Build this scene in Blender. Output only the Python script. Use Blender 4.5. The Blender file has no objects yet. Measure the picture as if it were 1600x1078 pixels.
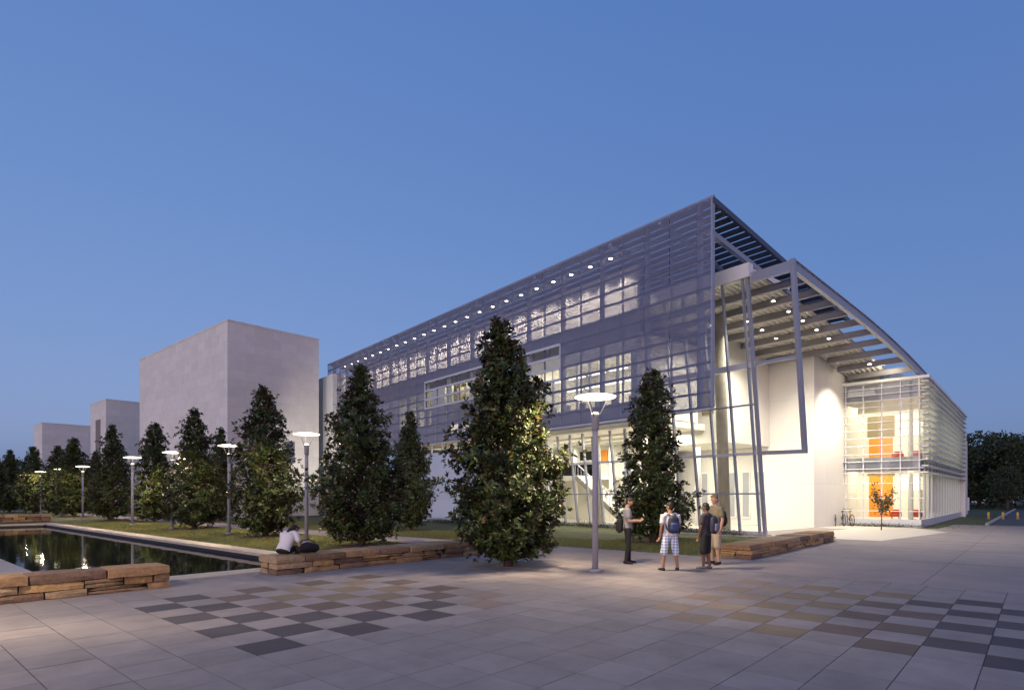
import bpy, math, random
import numpy as np
from mathutils import Vector, Matrix
R = random.Random(7)
PI = math.pi
sc = bpy.context.scene
col = sc.collection

# ------------------------------------------------------------------ frames
F, HY, CH, TH = 928.0, 774.0, 1.79, 0.727          # focal length, horizon row, eye height, plaza yaw
AX, AY = math.sin(TH), math.cos(TH)                # plaza axis a
BX, BY = -math.cos(TH), math.sin(TH)               # plaza axis b
def pl(a, b, z=0.0): return Vector((a*AX + b*BX, a*AY + b*BY, z))
def gp(px, py, z=0.0):                             # ground point seen at a photo pixel
    Y = F*(CH - z)/(py - HY)
    return Vector(((px - 800)*Y/F, Y, z))
PLROT = math.atan2(AY, AX)                         # local x = a, local y = b
BO = Vector((8.16, 24.2, 0)); BROT = math.atan2(-.776, .631)   # hall: local x along the facade (to the right), y into the building
def bw(x, y, z=0.0):
    c, s = math.cos(BROT), math.sin(BROT)
    return Vector((BO.x + x*c - y*s, BO.y + x*s + y*c, z))

# ------------------------------------------------------------------ materials
def nt(m): return m.node_tree.nodes, m.node_tree.links
def mat(name, c, rough=.6, metal=0., var=0., vscale=3., bump=0., bscale=20., spec=.5, tone=False, emit=None, estr=0., coat=0.):
    m = bpy.data.materials.new(name); m.use_nodes = True
    n, l = nt(m); b = n['Principled BSDF']
    b.inputs['Base Color'].default_value = (*c, 1); b.inputs['Roughness'].default_value = rough
    b.inputs['Metallic'].default_value = metal; b.inputs['Specular IOR Level'].default_value = spec
    if coat: b.inputs['Coat Weight'].default_value = coat
    tc = n.new('ShaderNodeTexCoord')
    src = None
    if tone:
        at = n.new('ShaderNodeAttribute'); at.attribute_name = 'tone'; src = at.outputs['Color']
    if var:
        nz = n.new('ShaderNodeTexNoise'); nz.inputs['Scale'].default_value = vscale; nz.inputs['Detail'].default_value = 8; nz.inputs['Roughness'].default_value = .65
        l.new(tc.outputs['Object'], nz.inputs['Vector'])
        mr = n.new('ShaderNodeMapRange'); mr.inputs[1].default_value = .25; mr.inputs[2].default_value = .75
        mr.inputs[3].default_value = 1 - var; mr.inputs[4].default_value = 1 + var
        l.new(nz.outputs['Fac'], mr.inputs[0])
        mx = n.new('ShaderNodeVectorMath'); mx.operation = 'SCALE'
        if src: l.new(src, mx.inputs[0])
        else: mx.inputs[0].default_value = c
        l.new(mr.outputs[0], mx.inputs['Scale']); src = mx.outputs[0]
    if src: l.new(src, b.inputs['Base Color'])
    if bump:
        n2 = n.new('ShaderNodeTexNoise'); n2.inputs['Scale'].default_value = bscale; n2.inputs['Detail'].default_value = 6
        l.new(tc.outputs['Object'], n2.inputs['Vector'])
        bp = n.new('ShaderNodeBump'); bp.inputs['Strength'].default_value = bump; bp.inputs['Distance'].default_value = .02
        l.new(n2.outputs['Fac'], bp.inputs['Height']); l.new(bp.outputs['Normal'], b.inputs['Normal'])
    if emit:
        b.inputs['Emission Color'].default_value = (*emit, 1); b.inputs['Emission Strength'].default_value = estr
    return m
def thin(name, c, opaque, gloss_ior=1.45, rough=.02, diff=True):
    m = bpy.data.materials.new(name); m.use_nodes = True
    n, l = nt(m); n.clear()
    out = n.new('ShaderNodeOutputMaterial'); tr = n.new('ShaderNodeBsdfTransparent')
    tr.inputs['Color'].default_value = (1, 1, 1, 1)
    mx = n.new('ShaderNodeMixShader')
    if diff:
        d = n.new('ShaderNodeBsdfPrincipled'); d.inputs['Base Color'].default_value = (*c, 1); d.inputs['Roughness'].default_value = .45; d.inputs['Metallic'].default_value = .3
        mx.inputs[0].default_value = opaque
        l.new(tr.outputs[0], mx.inputs[1]); l.new(d.outputs[0], mx.inputs[2])
    else:
        tr.inputs['Color'].default_value = (*c, 1)
        g = n.new('ShaderNodeBsdfGlossy'); g.inputs['Roughness'].default_value = rough
        fr = n.new('ShaderNodeFresnel'); fr.inputs['IOR'].default_value = gloss_ior
        l.new(fr.outputs[0], mx.inputs[0]); l.new(tr.outputs[0], mx.inputs[1]); l.new(g.outputs[0], mx.inputs[2])
    l.new(mx.outputs[0], out.inputs[0])
    return m
def panelled(name, c, w, h, var=.06, line=.75, rough=.7, mort=.006, off=.5, bump=.1):
    """stone or precast cladding with joints; object x/y run along the wall, z up"""
    m = mat(name, c, rough, var=var, vscale=1.3, bump=bump, bscale=30)
    n, l = nt(m); b = n['Principled BSDF']
    src = b.inputs['Base Color'].links[0].from_socket
    geo = n.new('ShaderNodeTexCoord'); sp = n.new('ShaderNodeSeparateXYZ'); l.new(geo.outputs['Object'], sp.inputs[0])
    ad = n.new('ShaderNodeMath'); ad.operation = 'ADD'; l.new(sp.outputs[0], ad.inputs[0]); l.new(sp.outputs[1], ad.inputs[1])
    cb = n.new('ShaderNodeCombineXYZ'); l.new(ad.outputs[0], cb.inputs[0]); l.new(sp.outputs[2], cb.inputs[1])
    br = n.new('ShaderNodeTexBrick'); br.offset = off; br.inputs['Scale'].default_value = 1
    br.inputs['Brick Width'].default_value = w; br.inputs['Row Height'].default_value = h; br.inputs['Mortar Size'].default_value = mort
    br.inputs['Color1'].default_value = (1, 1, 1, 1); br.inputs['Color2'].default_value = (.9, .9, .9, 1); br.inputs['Mortar'].default_value = (line, line, line, 1)
    l.new(cb.outputs[0], br.inputs['Vector'])
    mu = n.new('ShaderNodeMix'); mu.data_type = 'RGBA'; mu.blend_type = 'MULTIPLY'; mu.inputs[0].default_value = 1
    l.new(src, mu.inputs[6]); l.new(br.outputs['Color'], mu.inputs[7]); l.new(mu.outputs[2], b.inputs['Base Color'])
    return m

M = {}
M['paver'] = mat('concrete paver', (.3, .29, .29), .82, var=.2, vscale=1.7, bump=.3, bscale=60, spec=.3, tone=True)
M['grout'] = mat('paver joint', (.10, .095, .09), .9, var=.2)
M['concrete'] = mat('concrete paving', (.28, .235, .225), .85, var=.17, vscale=.8, bump=.2, bscale=50, spec=.3)
M['joint'] = mat('saw cut joint', (.14, .12, .11), .9)
M['asphalt'] = mat('asphalt', (.07, .07, .07), .8, var=.2, vscale=5, bump=.3, bscale=90)
M['kerb'] = mat('kerb concrete', (.4, .37, .33), .8, var=.1)
M['grass'] = mat('lawn', (.075, .082, .026), .9, var=.45, vscale=1.1, bump=.6, bscale=70)
M['blade'] = mat('grass blade', (.085, .1, .03), .7, tone=True)
M['mulch'] = mat('mulch', (.085, .04, .03), .95, var=.5, vscale=14, bump=.9, bscale=40)
M['coping'] = mat('limestone coping', (.47, .4, .31), .75, var=.14, vscale=3, bump=.2)
M['poolwall'] = mat('pool lining', (.018, .018, .02), .6)
M['stone'] = mat('sandstone block', (.3, .2, .1), .88, var=.38, vscale=13, bump=1., bscale=34, tone=True)
M['stonecore'] = mat('deep stone joint', (.02, .016, .013), .95)
M['lime'] = panelled('limestone cladding', (.78, .735, .675), 1.5, .75, line=.8, mort=.008)
M['limedark'] = mat('shadow gap stone', (.22, .19, .18), .8, var=.1)  # darker limestone; slots and loggia get their shade from this colour
M['precast'] = panelled('white precast', (.74, .71, .66), 4.2, 2.45, var=.03, line=.8, mort=.012, off=0.)
M['white'] = mat('white paint', (.8, .79, .76), .5, var=.02)
M['plaster'] = mat('interior plaster', (.76, .73, .66), .7, var=.02)
M['steel'] = mat('painted steel', (.36, .37, .43), .4, .35, var=.05)
M['whitesteel'] = mat('pale painted steel', (.62, .62, .66), .4, .15, var=.04)
M['darksteel'] = mat('dark steel', (.085, .09, .12), .4, .3)
M['railsteel'] = mat('screen rail', (.16, .17, .26), .45, .2)
M['beam'] = mat('roof beam paint', (.29, .275, .29), .5, .1, var=.06)
M['deck'] = mat('roof deck', (.74, .71, .63), .5, .1)
M['mesh'] = thin('woven metal mesh', (.235, .24, .325), .66)
M['glass'] = thin('clear glass', (.94, .97, .95), 0, 1.45, diff=False)
M['glassg'] = thin('greenish glass', (.70, .78, .72), 0, 1.5, diff=False)
M['conc'] = mat('raw concrete column', (.3, .27, .22), .8, var=.2, vscale=2, bump=.2)
M['floor'] = mat('terrazzo floor', (.5, .46, .4), .35, var=.05)
M['spandrel'] = mat('back painted glass', (.34, .36, .46), .3, var=.05)
M['greyglass'] = mat('grey louvre panel', (.36, .37, .4), .4, var=.05)
M['orange'] = mat('orange panel', (.8, .27, .015), .5)
M['redfab'] = mat('red orange upholstery', (.55, .09, .03), .8)
M['olive'] = mat('olive slatted panel', (.24, .2, .12), .6, var=.08)
M['strip'] = mat('strip light', (.9, .9, .85), .5, emit=(1, .93, .78), estr=5.)
M['lampglow'] = mat('downlight lens', (1, 1, 1), .5, emit=(1, .9, .72), estr=26.)
M['disc'] = mat('white lamp reflector', (.85, .85, .82), .4, emit=(1, .86, .58), estr=4.)
M['lens'] = mat('frosted lamp lens', (.9, .9, .85), .4, emit=(1, .84, .55), estr=4.)
M['pole'] = mat('silver lamp pole', (.3, .29, .34), .7, 0., var=.05)
M['bark'] = mat('bark', (.07, .05, .04), .9, var=.3, vscale=12, bump=.7, bscale=30)
M['black'] = mat('black fabric', (.012, .012, .015), .85)
M['yellow'] = mat('yellow bollard paint', (.62, .42, .06), .5, var=.1)
M['rubber'] = mat('black rubber', (.015, .015, .015), .8)
M['signw'] = mat('white sign face', (.75, .75, .75), .5)
M['winlit'] = mat('lit window', (.8, .78, .7), .5, emit=(1, .88, .65), estr=1.3)
def leafmat(name, up, under, rough, sp):
    m = bpy.data.materials.new(name); m.use_nodes = True; n, l = nt(m); b = n['Principled BSDF']
    b.inputs['Roughness'].default_value = rough; b.inputs['Specular IOR Level'].default_value = sp
    at = n.new('ShaderNodeAttribute'); at.attribute_name = 'tone'
    g = n.new('ShaderNodeNewGeometry'); mx = n.new('ShaderNodeMix'); mx.data_type = 'RGBA'
    mu = n.new('ShaderNodeMix'); mu.data_type = 'RGBA'; mu.blend_type = 'MULTIPLY'; mu.inputs[0].default_value = 1
    mu.inputs[6].default_value = (*up, 1); l.new(at.outputs['Color'], mu.inputs[7])
    l.new(g.outputs['Backfacing'], mx.inputs[0]); l.new(mu.outputs[2], mx.inputs[6]); mx.inputs[7].default_value = (*under, 1)
    l.new(mx.outputs[2], b.inputs['Base Color'])
    return m
M['leaf'] = leafmat('magnolia leaf', (.043, .068, .015), (.06, .045, .022), .42, .4)
M['oakleaf'] = leafmat('oak leaf', (.03, .046, .015), (.036, .046, .02), .55, .35)
def water():
    m = mat('pool water', (.006, .009, .009), .03, spec=.6); n, l = nt(m); b = n['Principled BSDF']
    tc = n.new('ShaderNodeTexCoord'); nz = n.new('ShaderNodeTexNoise'); nz.inputs['Scale'].default_value = 1.6; nz.inputs['Detail'].default_value = 2
    l.new(tc.outputs['Object'], nz.inputs['Vector']); bp = n.new('ShaderNodeBump'); bp.inputs['Strength'].default_value = .1; bp.inputs['Distance'].default_value = .05
    l.new(nz.outputs['Fac'], bp.inputs['Height']); l.new(bp.outputs['Normal'], b.inputs['Normal'])
    return m
M['water'] = water()

# ------------------------------------------------------------------ mesh helpers
class MB:
    def __init__(s): s.v = []; s.f = []; s.t = []; s.tone = None; s.sm = []
    def add(s, vs, fs, smooth=False):
        o = len(s.v); s.v += [tuple(v) for v in vs]
        for f in fs: s.f.append(tuple(i + o for i in f)); s.t.append(s.tone); s.sm.append(smooth)
        return s
    def box(s, x0, x1, y0, y1, z0, z1):
        return s.add([(x0,y0,z0),(x1,y0,z0),(x1,y1,z0),(x0,y1,z0),(x0,y0,z1),(x1,y0,z1),(x1,y1,z1),(x0,y1,z1)],
              [(0,3,2,1),(4,5,6,7),(0,1,5,4),(1,2,6,5),(2,3,7,6),(3,0,4,7)])
    def quad(s, *p): return s.add(p, [tuple(range(len(p)))])
    def bar(s, p, q, w, h=None, up=(0,0,1)):
        p, q = Vector(p), Vector(q); d = (q - p).normalized(); up = Vector(up)
        if abs(d.dot(up)) > .98: up = Vector((0,1,0))
        x = d.cross(up).normalized(); y = x.cross(d); h = h or w
        vs = []
        for c in (p, q):
            for i, j in ((-1,-1),(1,-1),(1,1),(-1,1)): vs.append(c + x*(i*w/2) + y*(j*h/2))
        return s.add(vs, [(0,3,2,1),(4,5,6,7),(0,1,5,4),(1,2,6,5),(2,3,7,6),(3,0,4,7)])
    def tube(s, pts, rad, n=8, cap=True, ref=None, smooth=True):
        """pts chain, rad float | list of float | list of (rx,ry); ref: direction of rx"""
        pts = [Vector(p) for p in pts]; k = len(pts); rings = []
        if not isinstance(rad, (list, tuple)): rad = [rad]*k
        for i, p in enumerate(pts):
            d = (pts[min(i+1,k-1)] - pts[max(i-1,0)]).normalized()
            rf = Vector(ref) if ref else (Vector((1,0,0)) if abs(d.x) < .9 else Vector((0,1,0)))
            x = (rf - d*rf.dot(d)).normalized(); y = d.cross(x)
            r = rad[i]; rx, ry = r if isinstance(r, (list, tuple)) else (r, r)
            rings.append([p + x*(rx*math.cos(2*PI*j/n)) + y*(ry*math.sin(2*PI*j/n)) for j in range(n)])
        vs = [v for r in rings for v in r]; fs = []
        for i in range(k-1):
            for j in range(n): fs.append((i*n+j, i*n+(j+1)%n, (i+1)*n+(j+1)%n, (i+1)*n+j))
        if cap: fs.append(tuple(range(n-1,-1,-1))); fs.append(tuple((k-1)*n+j for j in range(n)))
        return s.add(vs, fs, smooth)
    def lathe(s, prof, n=24, c=(0,0,0), smooth=True):
        vs = [(c[0]+r*math.cos(2*PI*j/n), c[1]+r*math.sin(2*PI*j/n), c[2]+z) for r, z in prof for j in range(n)]
        k = len(prof); fs = [(i*n+j, i*n+(j+1)%n, (i+1)*n+(j+1)%n, (i+1)*n+j) for i in range(k-1) for j in range(n)]
        fs.append(tuple(range(n-1,-1,-1))); fs.append(tuple((k-1)*n+j for j in range(n)))
        return s.add(vs, fs, smooth)
    def ell(s, c, r, n=12, m=8, rot=None):
        vs = []; fs = []
        for i in range(m+1):
            a = PI*i/m
            for j in range(n):
                v = Vector((r[0]*math.sin(a)*math.cos(2*PI*j/n), r[1]*math.sin(a)*math.sin(2*PI*j/n), r[2]*math.cos(a)))
                if rot: v = rot @ v
                vs.append(Vector(c) + v)
        for i in range(m):
            for j in range(n): fs.append(((i+1)*n+j, (i+1)*n+(j+1)%n, i*n+(j+1)%n, i*n+j))
        return s.add(vs, fs, True)
    def build(s, name, m, parent=None, loc=None, rotz=None, bevel=0):
        me = bpy.data.meshes.new(name); me.from_pydata(s.v, [], s.f); me.materials.append(m)
        me.polygons.foreach_set('use_smooth', s.sm)
        if any(t is not None for t in s.t):
            at = me.attributes.new('tone', 'FLOAT_COLOR', 'FACE')
            at.data.foreach_set('color', [c for t in s.t for c in (*(t or (1,1,1)), 1)])
        me.update(); o = bpy.data.objects.new(name, me); col.objects.link(o)
        if parent: o.parent = parent
        if loc is not None: o.location = loc
        if rotz is not None: o.rotation_euler = (0,0,rotz)
        if bevel:
            bv = o.modifiers.new('bevel', 'BEVEL'); bv.width = bevel; bv.segments = 2; bv.limit_method = 'ANGLE'
        return o
def tag(o, label=None, cat=None, group=None, kind=None):
    if label: o['label'] = label
    if cat: o['category'] = cat
    if group: o['group'] = group
    if kind: o['kind'] = kind
    return o
def empty(name, loc=(0,0,0), rz=0.):
    o = bpy.data.objects.new(name, None); col.objects.link(o); o.location = loc; o.rotation_euler = (0,0,rz); o.empty_display_size = .3
    return o
LS = {'office_x':1, 'reflector_glow': 1., 'downlight_lamp': 2.4, 'wing_lamp': 1.25, 'atrium_lamp': 1.6, 'office_lamp': 2.2, 'uplight_lamp': 6.}
def copy_tree(o, parent=None):
    c = o.copy(); col.objects.link(c)
    if parent: c.parent = parent
    for ch in o.children: copy_tree(ch, c)
    return c
def light(kind, name, loc, power, color=(1,.85,.62), parent=None, rot=None, **kw):
    d = bpy.data.lights.new(name, kind); d.energy = power*LS.get(name, 2.4); d.color = color
    for k, v in kw.items(): setattr(d, k, v)
    o = bpy.data.objects.new(name, d); col.objects.link(o); o.location = loc
    if rot: o.rotation_euler = rot
    if parent: o.parent = parent
    return o
def aim(d): return Vector(d).to_track_quat('-Z', 'Y').to_euler()

# ================================================================== GROUND
PA0, PA1, PB0, PB1 = 2.9, 8.45, 14.3, 47.0            # pool in plaza coordinates
def plsheet(name, rects, z, m, th=0.0):
    mb = MB()
    for a0, a1, b0, b1 in rects: mb.quad((a0,b0,z),(a1,b0,z),(a1,b1,z),(a0,b1,z))
    o = mb.build(name, m, None, (0,0,0), PLROT); tag(o, kind='structure'); return o
G = 1800
pa0, pa1, pb0, pb1 = PA0-.2, PA1+.2, PB0-.2, PB1+.2
plsheet('ground', [(-G,pa0,-G,G),(pa1,G,-G,G),(pa0,pa1,-G,pb0),(pa0,pa1,pb1,G)], -.02, M['grass'])
# tiled plaza, real tiles with open joints
T = .6096; OA, OB = 3.075, 6.551
base = (.245, .221, .219)
def tile_tone(p, q):
    k = R.uniform(.9, 1.08); c = base
    dk, br, tn = (.075, .068, .077), (.13, .098, .086), (.21, .163, .112)
    L = 0 <= p <= 7 and 0 <= q <= 7 and (p + q) % 2 == 0
    pr, qr = p - 8, q + 10
    Rr = 0 <= pr <= 7 and -3 <= qr <= 6 and (pr + qr) % 2 == 1
    if L:
        if p + (7-q) < 4.5 and q < 6 and p > 2 : c = br
        d = math.hypot(p-4.6, q-4.8)
        c = tn if d < 1.9 else (br if d < 3.6 else dk)
        if q <= 1 and p >= 6: c = (.2, .16, .14)
    elif Rr:
        c = dk if qr <= 0 else (dk if qr == 1 and pr > 4 else (br if qr <= 2 and pr < 6 else (tn if qr <= 4 else (.24, .19, .15))))
    return tuple(x*k for x in c)
mb = MB(); g = .0045
for p in range(-24, 19):
    for q in range(-46, 12):
        a0, b0 = OA + p*T, OB + q*T
        if p == 18: a1 = a0 + .32
        else: a1 = a0 + T
        w = pl(a0, b0)
        if w.y < 2.0 or abs(w.x) > 42: continue
        mb.tone = tile_tone(p, q); h = R.uniform(-.0012, .0012); b1 = b0 + T
        mb.add([(a0+g,b0+g,h),(a1-g,b0+g,h),(a1-g,b1-g,h),(a0+g,b1-g,h),(a0+g,b0+g,-.011),(a1-g,b0+g,-.011),(a1-g,b1-g,-.011),(a0+g,b1-g,-.011)],
               [(0,1,2,3),(0,4,5,1),(1,5,6,2),(2,6,7,3),(3,7,4,0)])
tag(mb.build('plaza_paving', M['paver'], None, (0,0,0), PLROT), kind='structure')
PEND = OA + 18*T + .32
plsheet('plaza_bed', [(OA-24*T, PEND, OB-46*T, OB+12*T)], -.011, M['grout'])
# concrete apron, path and building floor
plsheet('concrete_apron', [(PEND+.006, 16.9, -60, OB+12*T), (16.9, 46, -60, 6.02), (16.9, 24.4, 6.02, 6.5), (26.2, 46, 6.02, 14)], -.006, M['concrete'])
plsheet('garden_path', [(14.2, 16.3, OB+12*T+.004, 75)], -.004, M['concrete'])
mb = MB()
for a in (19.5, 24.1, 28.7, 33.3, 38): mb.box(a-.008, a+.008, -60, 6.0, -.006, -.0035)
for b in np.arange(-58, 6, 4.6): mb.box(PEND+.1, 46, b-.008, b+.008, -.006, -.003)
tag(mb.build('paving_joint', M['joint'], None, (0,0,0), PLROT), kind='structure')

# pool
tag(MB().quad((PA0,PB0,-.16),(PA1,PB0,-.16),(PA1,PB1,-.16),(PA0,PB1,-.16)).build('pool_water', M['water'], None, (0,0,0), PLROT), kind='structure')
pool = tag(empty('reflecting_pool', (0,0,0), PLROT), 'long rectangular reflecting pool with pale stone coping between the plaza and the lawn', 'pool')
mb = MB()
cw = .62
mb.box(PA1, PA1+cw, PB0-.7, PB1+cw, -.07, .03); mb.box(PA0-cw, PA0, PB0-.7, PB1+cw, -.07, .03)
mb.box(PA0, PA1, PB0-.7, PB0, -.07, .025); mb.box(PA0, PA1, PB1, PB1+cw, -.07, .025)
mb.build('coping', M['coping'], pool, bevel=.012)
mb = MB()
mb.box(PA1+.03, PA1+.2, PB0, PB1, -.5, -.072); mb.box(PA0-.2, PA0-.03, PB0, PB1, -.5, -.072)
mb.box(PA0-.03, PA1+.03, PB0-.2, PB0-.03, -.5, -.072); mb.box(PA0-.03, PA1+.03, PB1+.03, PB1+.2, -.5, -.072)
mb.build('pool_lining', M['poolwall'], pool)

# grass blades on the near lawns
def blades(name, rects, n, seed):
    r = np.random.default_rng(seed); mb_v = []; mb_t = []
    areas = np.array([(a1-a0)*(b1-b0) for a0,a1,b0,b1 in rects]); ch = r.choice(len(rects), n, p=areas/areas.sum())
    rc = np.array(rects)[ch]
    a = r.uniform(rc[:,0], rc[:,1]); b = r.uniform(rc[:,2], rc[:,3])
    ang = r.uniform(0, 2*PI, n); h = r.uniform(.025, .06, n); w = r.uniform(.006, .012, n); lx = r.normal(0, .02, n); ly = r.normal(0, .02, n)
    v = np.zeros((n,3,3)); v[:,0,0] = a - np.cos(ang)*w; v[:,0,1] = b - np.sin(ang)*w; v[:,1,0] = a + np.cos(ang)*w; v[:,1,1] = b + np.sin(ang)*w
    v[:,:2,2] = -.02; v[:,2,0] = a + lx; v[:,2,1] = b + ly; v[:,2,2] = h - .02
    tone = np.ones((n,4)); k = r.uniform(.55, 1.3, n); patch = .5 + .5*np.sin(a*1.3 + 2*np.sin(b*.7))
    tone[:,0] = (.17 + .06*patch)*k; tone[:,1] = (.185 + .04*patch)*k; tone[:,2] = .055*k
    o = np_mesh(name, v.reshape(-1,3), np.arange(n*3).reshape(-1,3), tone, M['blade'])
    o.rotation_euler = (0,0,PLROT); return tag(o, 'short trimmed green lawn grass around the trees and path', 'grass', kind='stuff')
def np_mesh(name, v, tris, tone, m, parent=None, smooth=False):
    me = bpy.data.meshes.new(name); nv, nf = len(v), len(tris); k = tris.shape[1]
    me.vertices.add(nv); me.vertices.foreach_set('co', v.astype(np.float32).ravel())
    me.loops.add(nf*k); me.loops.foreach_set('vertex_index', tris.astype(np.int32).ravel())
    me.polygons.add(nf); me.polygons.foreach_set('loop_start', np.arange(0, nf*k, k, dtype=np.int32))
    me.update(calc_edges=True)
    if tone is not None:
        at = me.attributes.new('tone', 'FLOAT_COLOR', 'FACE'); at.data.foreach_set('color', tone.astype(np.float32).ravel())
    me.materials.append(m); me.validate(); o = bpy.data.objects.new(name, me); col.objects.link(o)
    if parent: o.parent = parent
    return o
blades('lawn_grass', [(9.1,14.2,13.7,48),(16.35,20.5,13,40),(16.95,24,7,13)], 190000, 5)

# ================================================================== STONE SEAT WALLS
def stone_wall(label, a0, a1, b0, b1, h, seed):
    r = random.Random(seed); mb = MB()
    hs = [h*.30, h*.32, h*.38]; z = 0.
    tones = [(.38,.225,.095),(.33,.2,.1),(.26,.16,.09),(.42,.265,.115),(.2,.125,.085),(.34,.24,.14)]
    jit = lambda k=.016: r.uniform(-k, k)
    for ci, ch in enumerate(hs):
        rows = [(b0, b0+(b1-b0)*.52), (b0+(b1-b0)*.52, b1)] if ci < 2 else [(b0-.02, b1+.02)]
        for r0, r1 in rows:
            a = a0 - (.02 if ci == 2 else jit(.02))
            while a < a1 - .12:
                L = r.uniform(.35, .95) if ci < 2 else r.uniform(.6, 1.25)
                e = min(a + L, a1 + (.02 if ci == 2 else 0))
                if a1 - e < .3: e = a1 + jit(.015)
                if r.random() < .2 and ci < 2 : hh = [(z, z+ch*.48), (z+ch*.52, z+ch)]
                else: hh = [(z, z+ch)]
                for z0, z1 in hh:
                    k = r.uniform(.8, 1.2); t = r.choice(tones); mb.tone = tuple(x*k for x in t)
                    y0, y1 = r0 + jit(.045), r1 - .008 + jit(.02); gp_ = .013
                    nx = max(2, int((e-a)/.16)); vs = []
                    for i in range(nx+1):
                        x = a + gp_ + (e-a-2*gp_)*i/nx
                        ex = .018 if i in (0, nx) else 0
                        vs += [(x+jit(.006), y0+ex+jit(.011), z0+.006+jit(.006)), (x+jit(.006), y0-.006+ex+jit(.011), (z0+z1)/2), (x+jit(.006), y0+.014+ex+jit(.008), z1-.004-ex*.4+jit(.006)),
                               (x+jit(.006), y1-.014-ex, z1-.004-ex*.4+jit(.006)), (x, y1+.006-ex+jit(.011), (z0+z1)/2), (x, y1-ex, z0+.006)]
                    fs = []
                    for i in range(nx):
                        for j in range(6): fs.append((i*6+j, (i+1)*6+j, (i+1)*6+(j+1)%6, i*6+(j+1)%6))
                    fs.append((5,4,3,2,1,0)); fs.append(tuple(nx*6+j for j in range(6)))
                    fs = [tuple(reversed(f)) for f in fs]
                    mb.add(vs, fs)
                a = e
        z += ch
    root = tag(empty('stone_seat_wall', (0,0,0), PLROT), label, 'stone wall', 'low sandstone seat walls')
    mb.build('stone_block', M['stone'], root)
    core = MB(); core.box(a0+.05, a1-.05, b0+.05, b1-.05, 0, h-.03); core.build('wall_core', M['stonecore'], root)
    return root
stone_wall('rough tan sandstone seat wall in the left foreground, in front of the pool', -6, 4.25, 12.75, 13.45, .44, 3)
stone_wall('long low sandstone seat wall that the person in white sits on', 6.42, 12.9, 12.75, 13.6, .42, 11)
stone_wall('short wide sandstone seat wall beside the four standing students, at the lawn corner', 16.87, 26, 6.05, 6.95, .4, 23)
stone_wall('distant low sandstone wall beyond the far end of the pool', -4, 9.6, 51.5, 52.2, .5, 31)

# ================================================================== LIMESTONE BOXES
def lime_building(label, x, y, la, lb, h):
    o = tag(empty('limestone_building', (x, y, 0), PLROT), label, 'building')
    MB().box(0, la, 0, lb, 0, h).build('wall', M['lime'], o)
    mb = MB(); mb.box(-.03, la+.03, -.03, .3, h, h+.12); mb.box(-.03, .3, .3, lb, h, h+.12); mb.box(.3, la+.03, lb-.3, lb+.03, h, h+.12); mb.box(la-.3, la+.03, .3, lb-.3, h, h+.12)
    mb.build('parapet_cap', M['lime'], o)
    return o
b1 = lime_building('tall windowless limestone block beside the metal mesh screen of the hall', -22.9, 47.8, 8.1, 21.4, 15.85)
f = MB().box(4.9, 5.75, -.06, .0, 4.6, 6.5).build('window', M['limedark'], b1)
MB().box(5.0, 5.65, -.075, -.06, 4.7, 6.4).build('pane', mat('window glass', (.12,.15,.22), .08), f)
b2 = lime_building('narrow limestone tower with a tall recessed slot, second along the row', -48.0, 70.2, 12, 6.6, 13.1)
MB().box(-.04, 0.0, 2.2, 4.2, 2.0, 11.0).build('slot_shade_panel', M['limedark'], b2)  # dark sheet on the wall face, slot shade put into its colour
b3 = lime_building('farthest low limestone block at the left end of the row', -72.8, 92, 26, 6, 13.0)
MB().box(9, 17, -.05, 0, 5.5, 9.6).build('loggia_shade_panel', M['limedark'], b3)  # flat dark sheet, the loggia's inner shade is its colour
MB().box(-.05, 0, 2, 3.6, 1, 9).build('slot_shade_panel', M['limedark'], b3)

# ================================================================== MAIN HALL
hall = tag(empty('campus_hall', BO, BROT), 'large lit campus hall with leaning glass wall, metal mesh screen and sweeping curved roof', 'building')
ZT, ZB, ROW, PW = 13.97, 5.42, .6107, 1.37
LEN = 40.2
# --- mesh screen
xs = [0] + [-.71 - PW*k for k in range(0, 29)] + [-LEN]
zs = [ZB + ROW*i for i in range(15)]
OPX0, OPX1, OPZ = -.71-16*PW, -.71-6*PW, (7.70, 9.72)
mb = MB()
for i in range(len(xs)-1):
    for j in range(14):
        xm, zm = (xs[i]+xs[i+1])/2, (zs[j]+zs[j+1])/2
        if OPX0 < xm < OPX1 and zs[4]-.1 < zm < zs[7]: continue
        mb.quad((xs[i+1]+.012, 0, zs[j]+.012), (xs[i]-.012, 0, zs[j]+.012), (xs[i]-.012, 0, zs[j+1]-.012), (xs[i+1]+.012, 0, zs[j+1]-.012))
screen = mb.build('mesh_screen', M['mesh'], hall)
for j, z in enumerate(zs):
    if 4 <= j <= 7:
        if j in (5, 6):
            for c0, c1 in ((-LEN, OPX0), (OPX1, 0)): MB().box(c0, c1, .03, .11, z-.045, z+.045).build('screen_rail', M['railsteel'], screen)
            continue
    MB().box(-LEN, 0, .03, .11, z-.045, z+.045).build('screen_rail', M['railsteel'], screen)
for k, x in enumerate(xs[1:-1]):
    thick = k % 2 == 0
    MB().box(x-(.09 if thick else .025), x+(.09 if thick else .025), .12, .32 if thick else .2, ZB, ZT-.05).build('screen_post', M['steel'] if thick else M['railsteel'], screen)
MB().box(-.05, .03, -.03, .14, ZB-.02, ZT+.02).build('screen_edge', M['steel'], screen)
MB().box(-LEN, -.06, -.05, .12, ZB-.1, ZB-.045).build('bottom_rail', M['whitesteel'], screen)
for z in (zs[4], zs[5], zs[6], zs[7]): MB().box(OPX0, OPX1, -.06, .02, z-.06, z+.06).build('opening_rail', M['whitesteel'], screen)
for x in (OPX0, OPX1): MB().box(x-.04, x+.04, -.03, .025, zs[4], zs[7]).build('opening_jamb', M['whitesteel'], screen)
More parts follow.
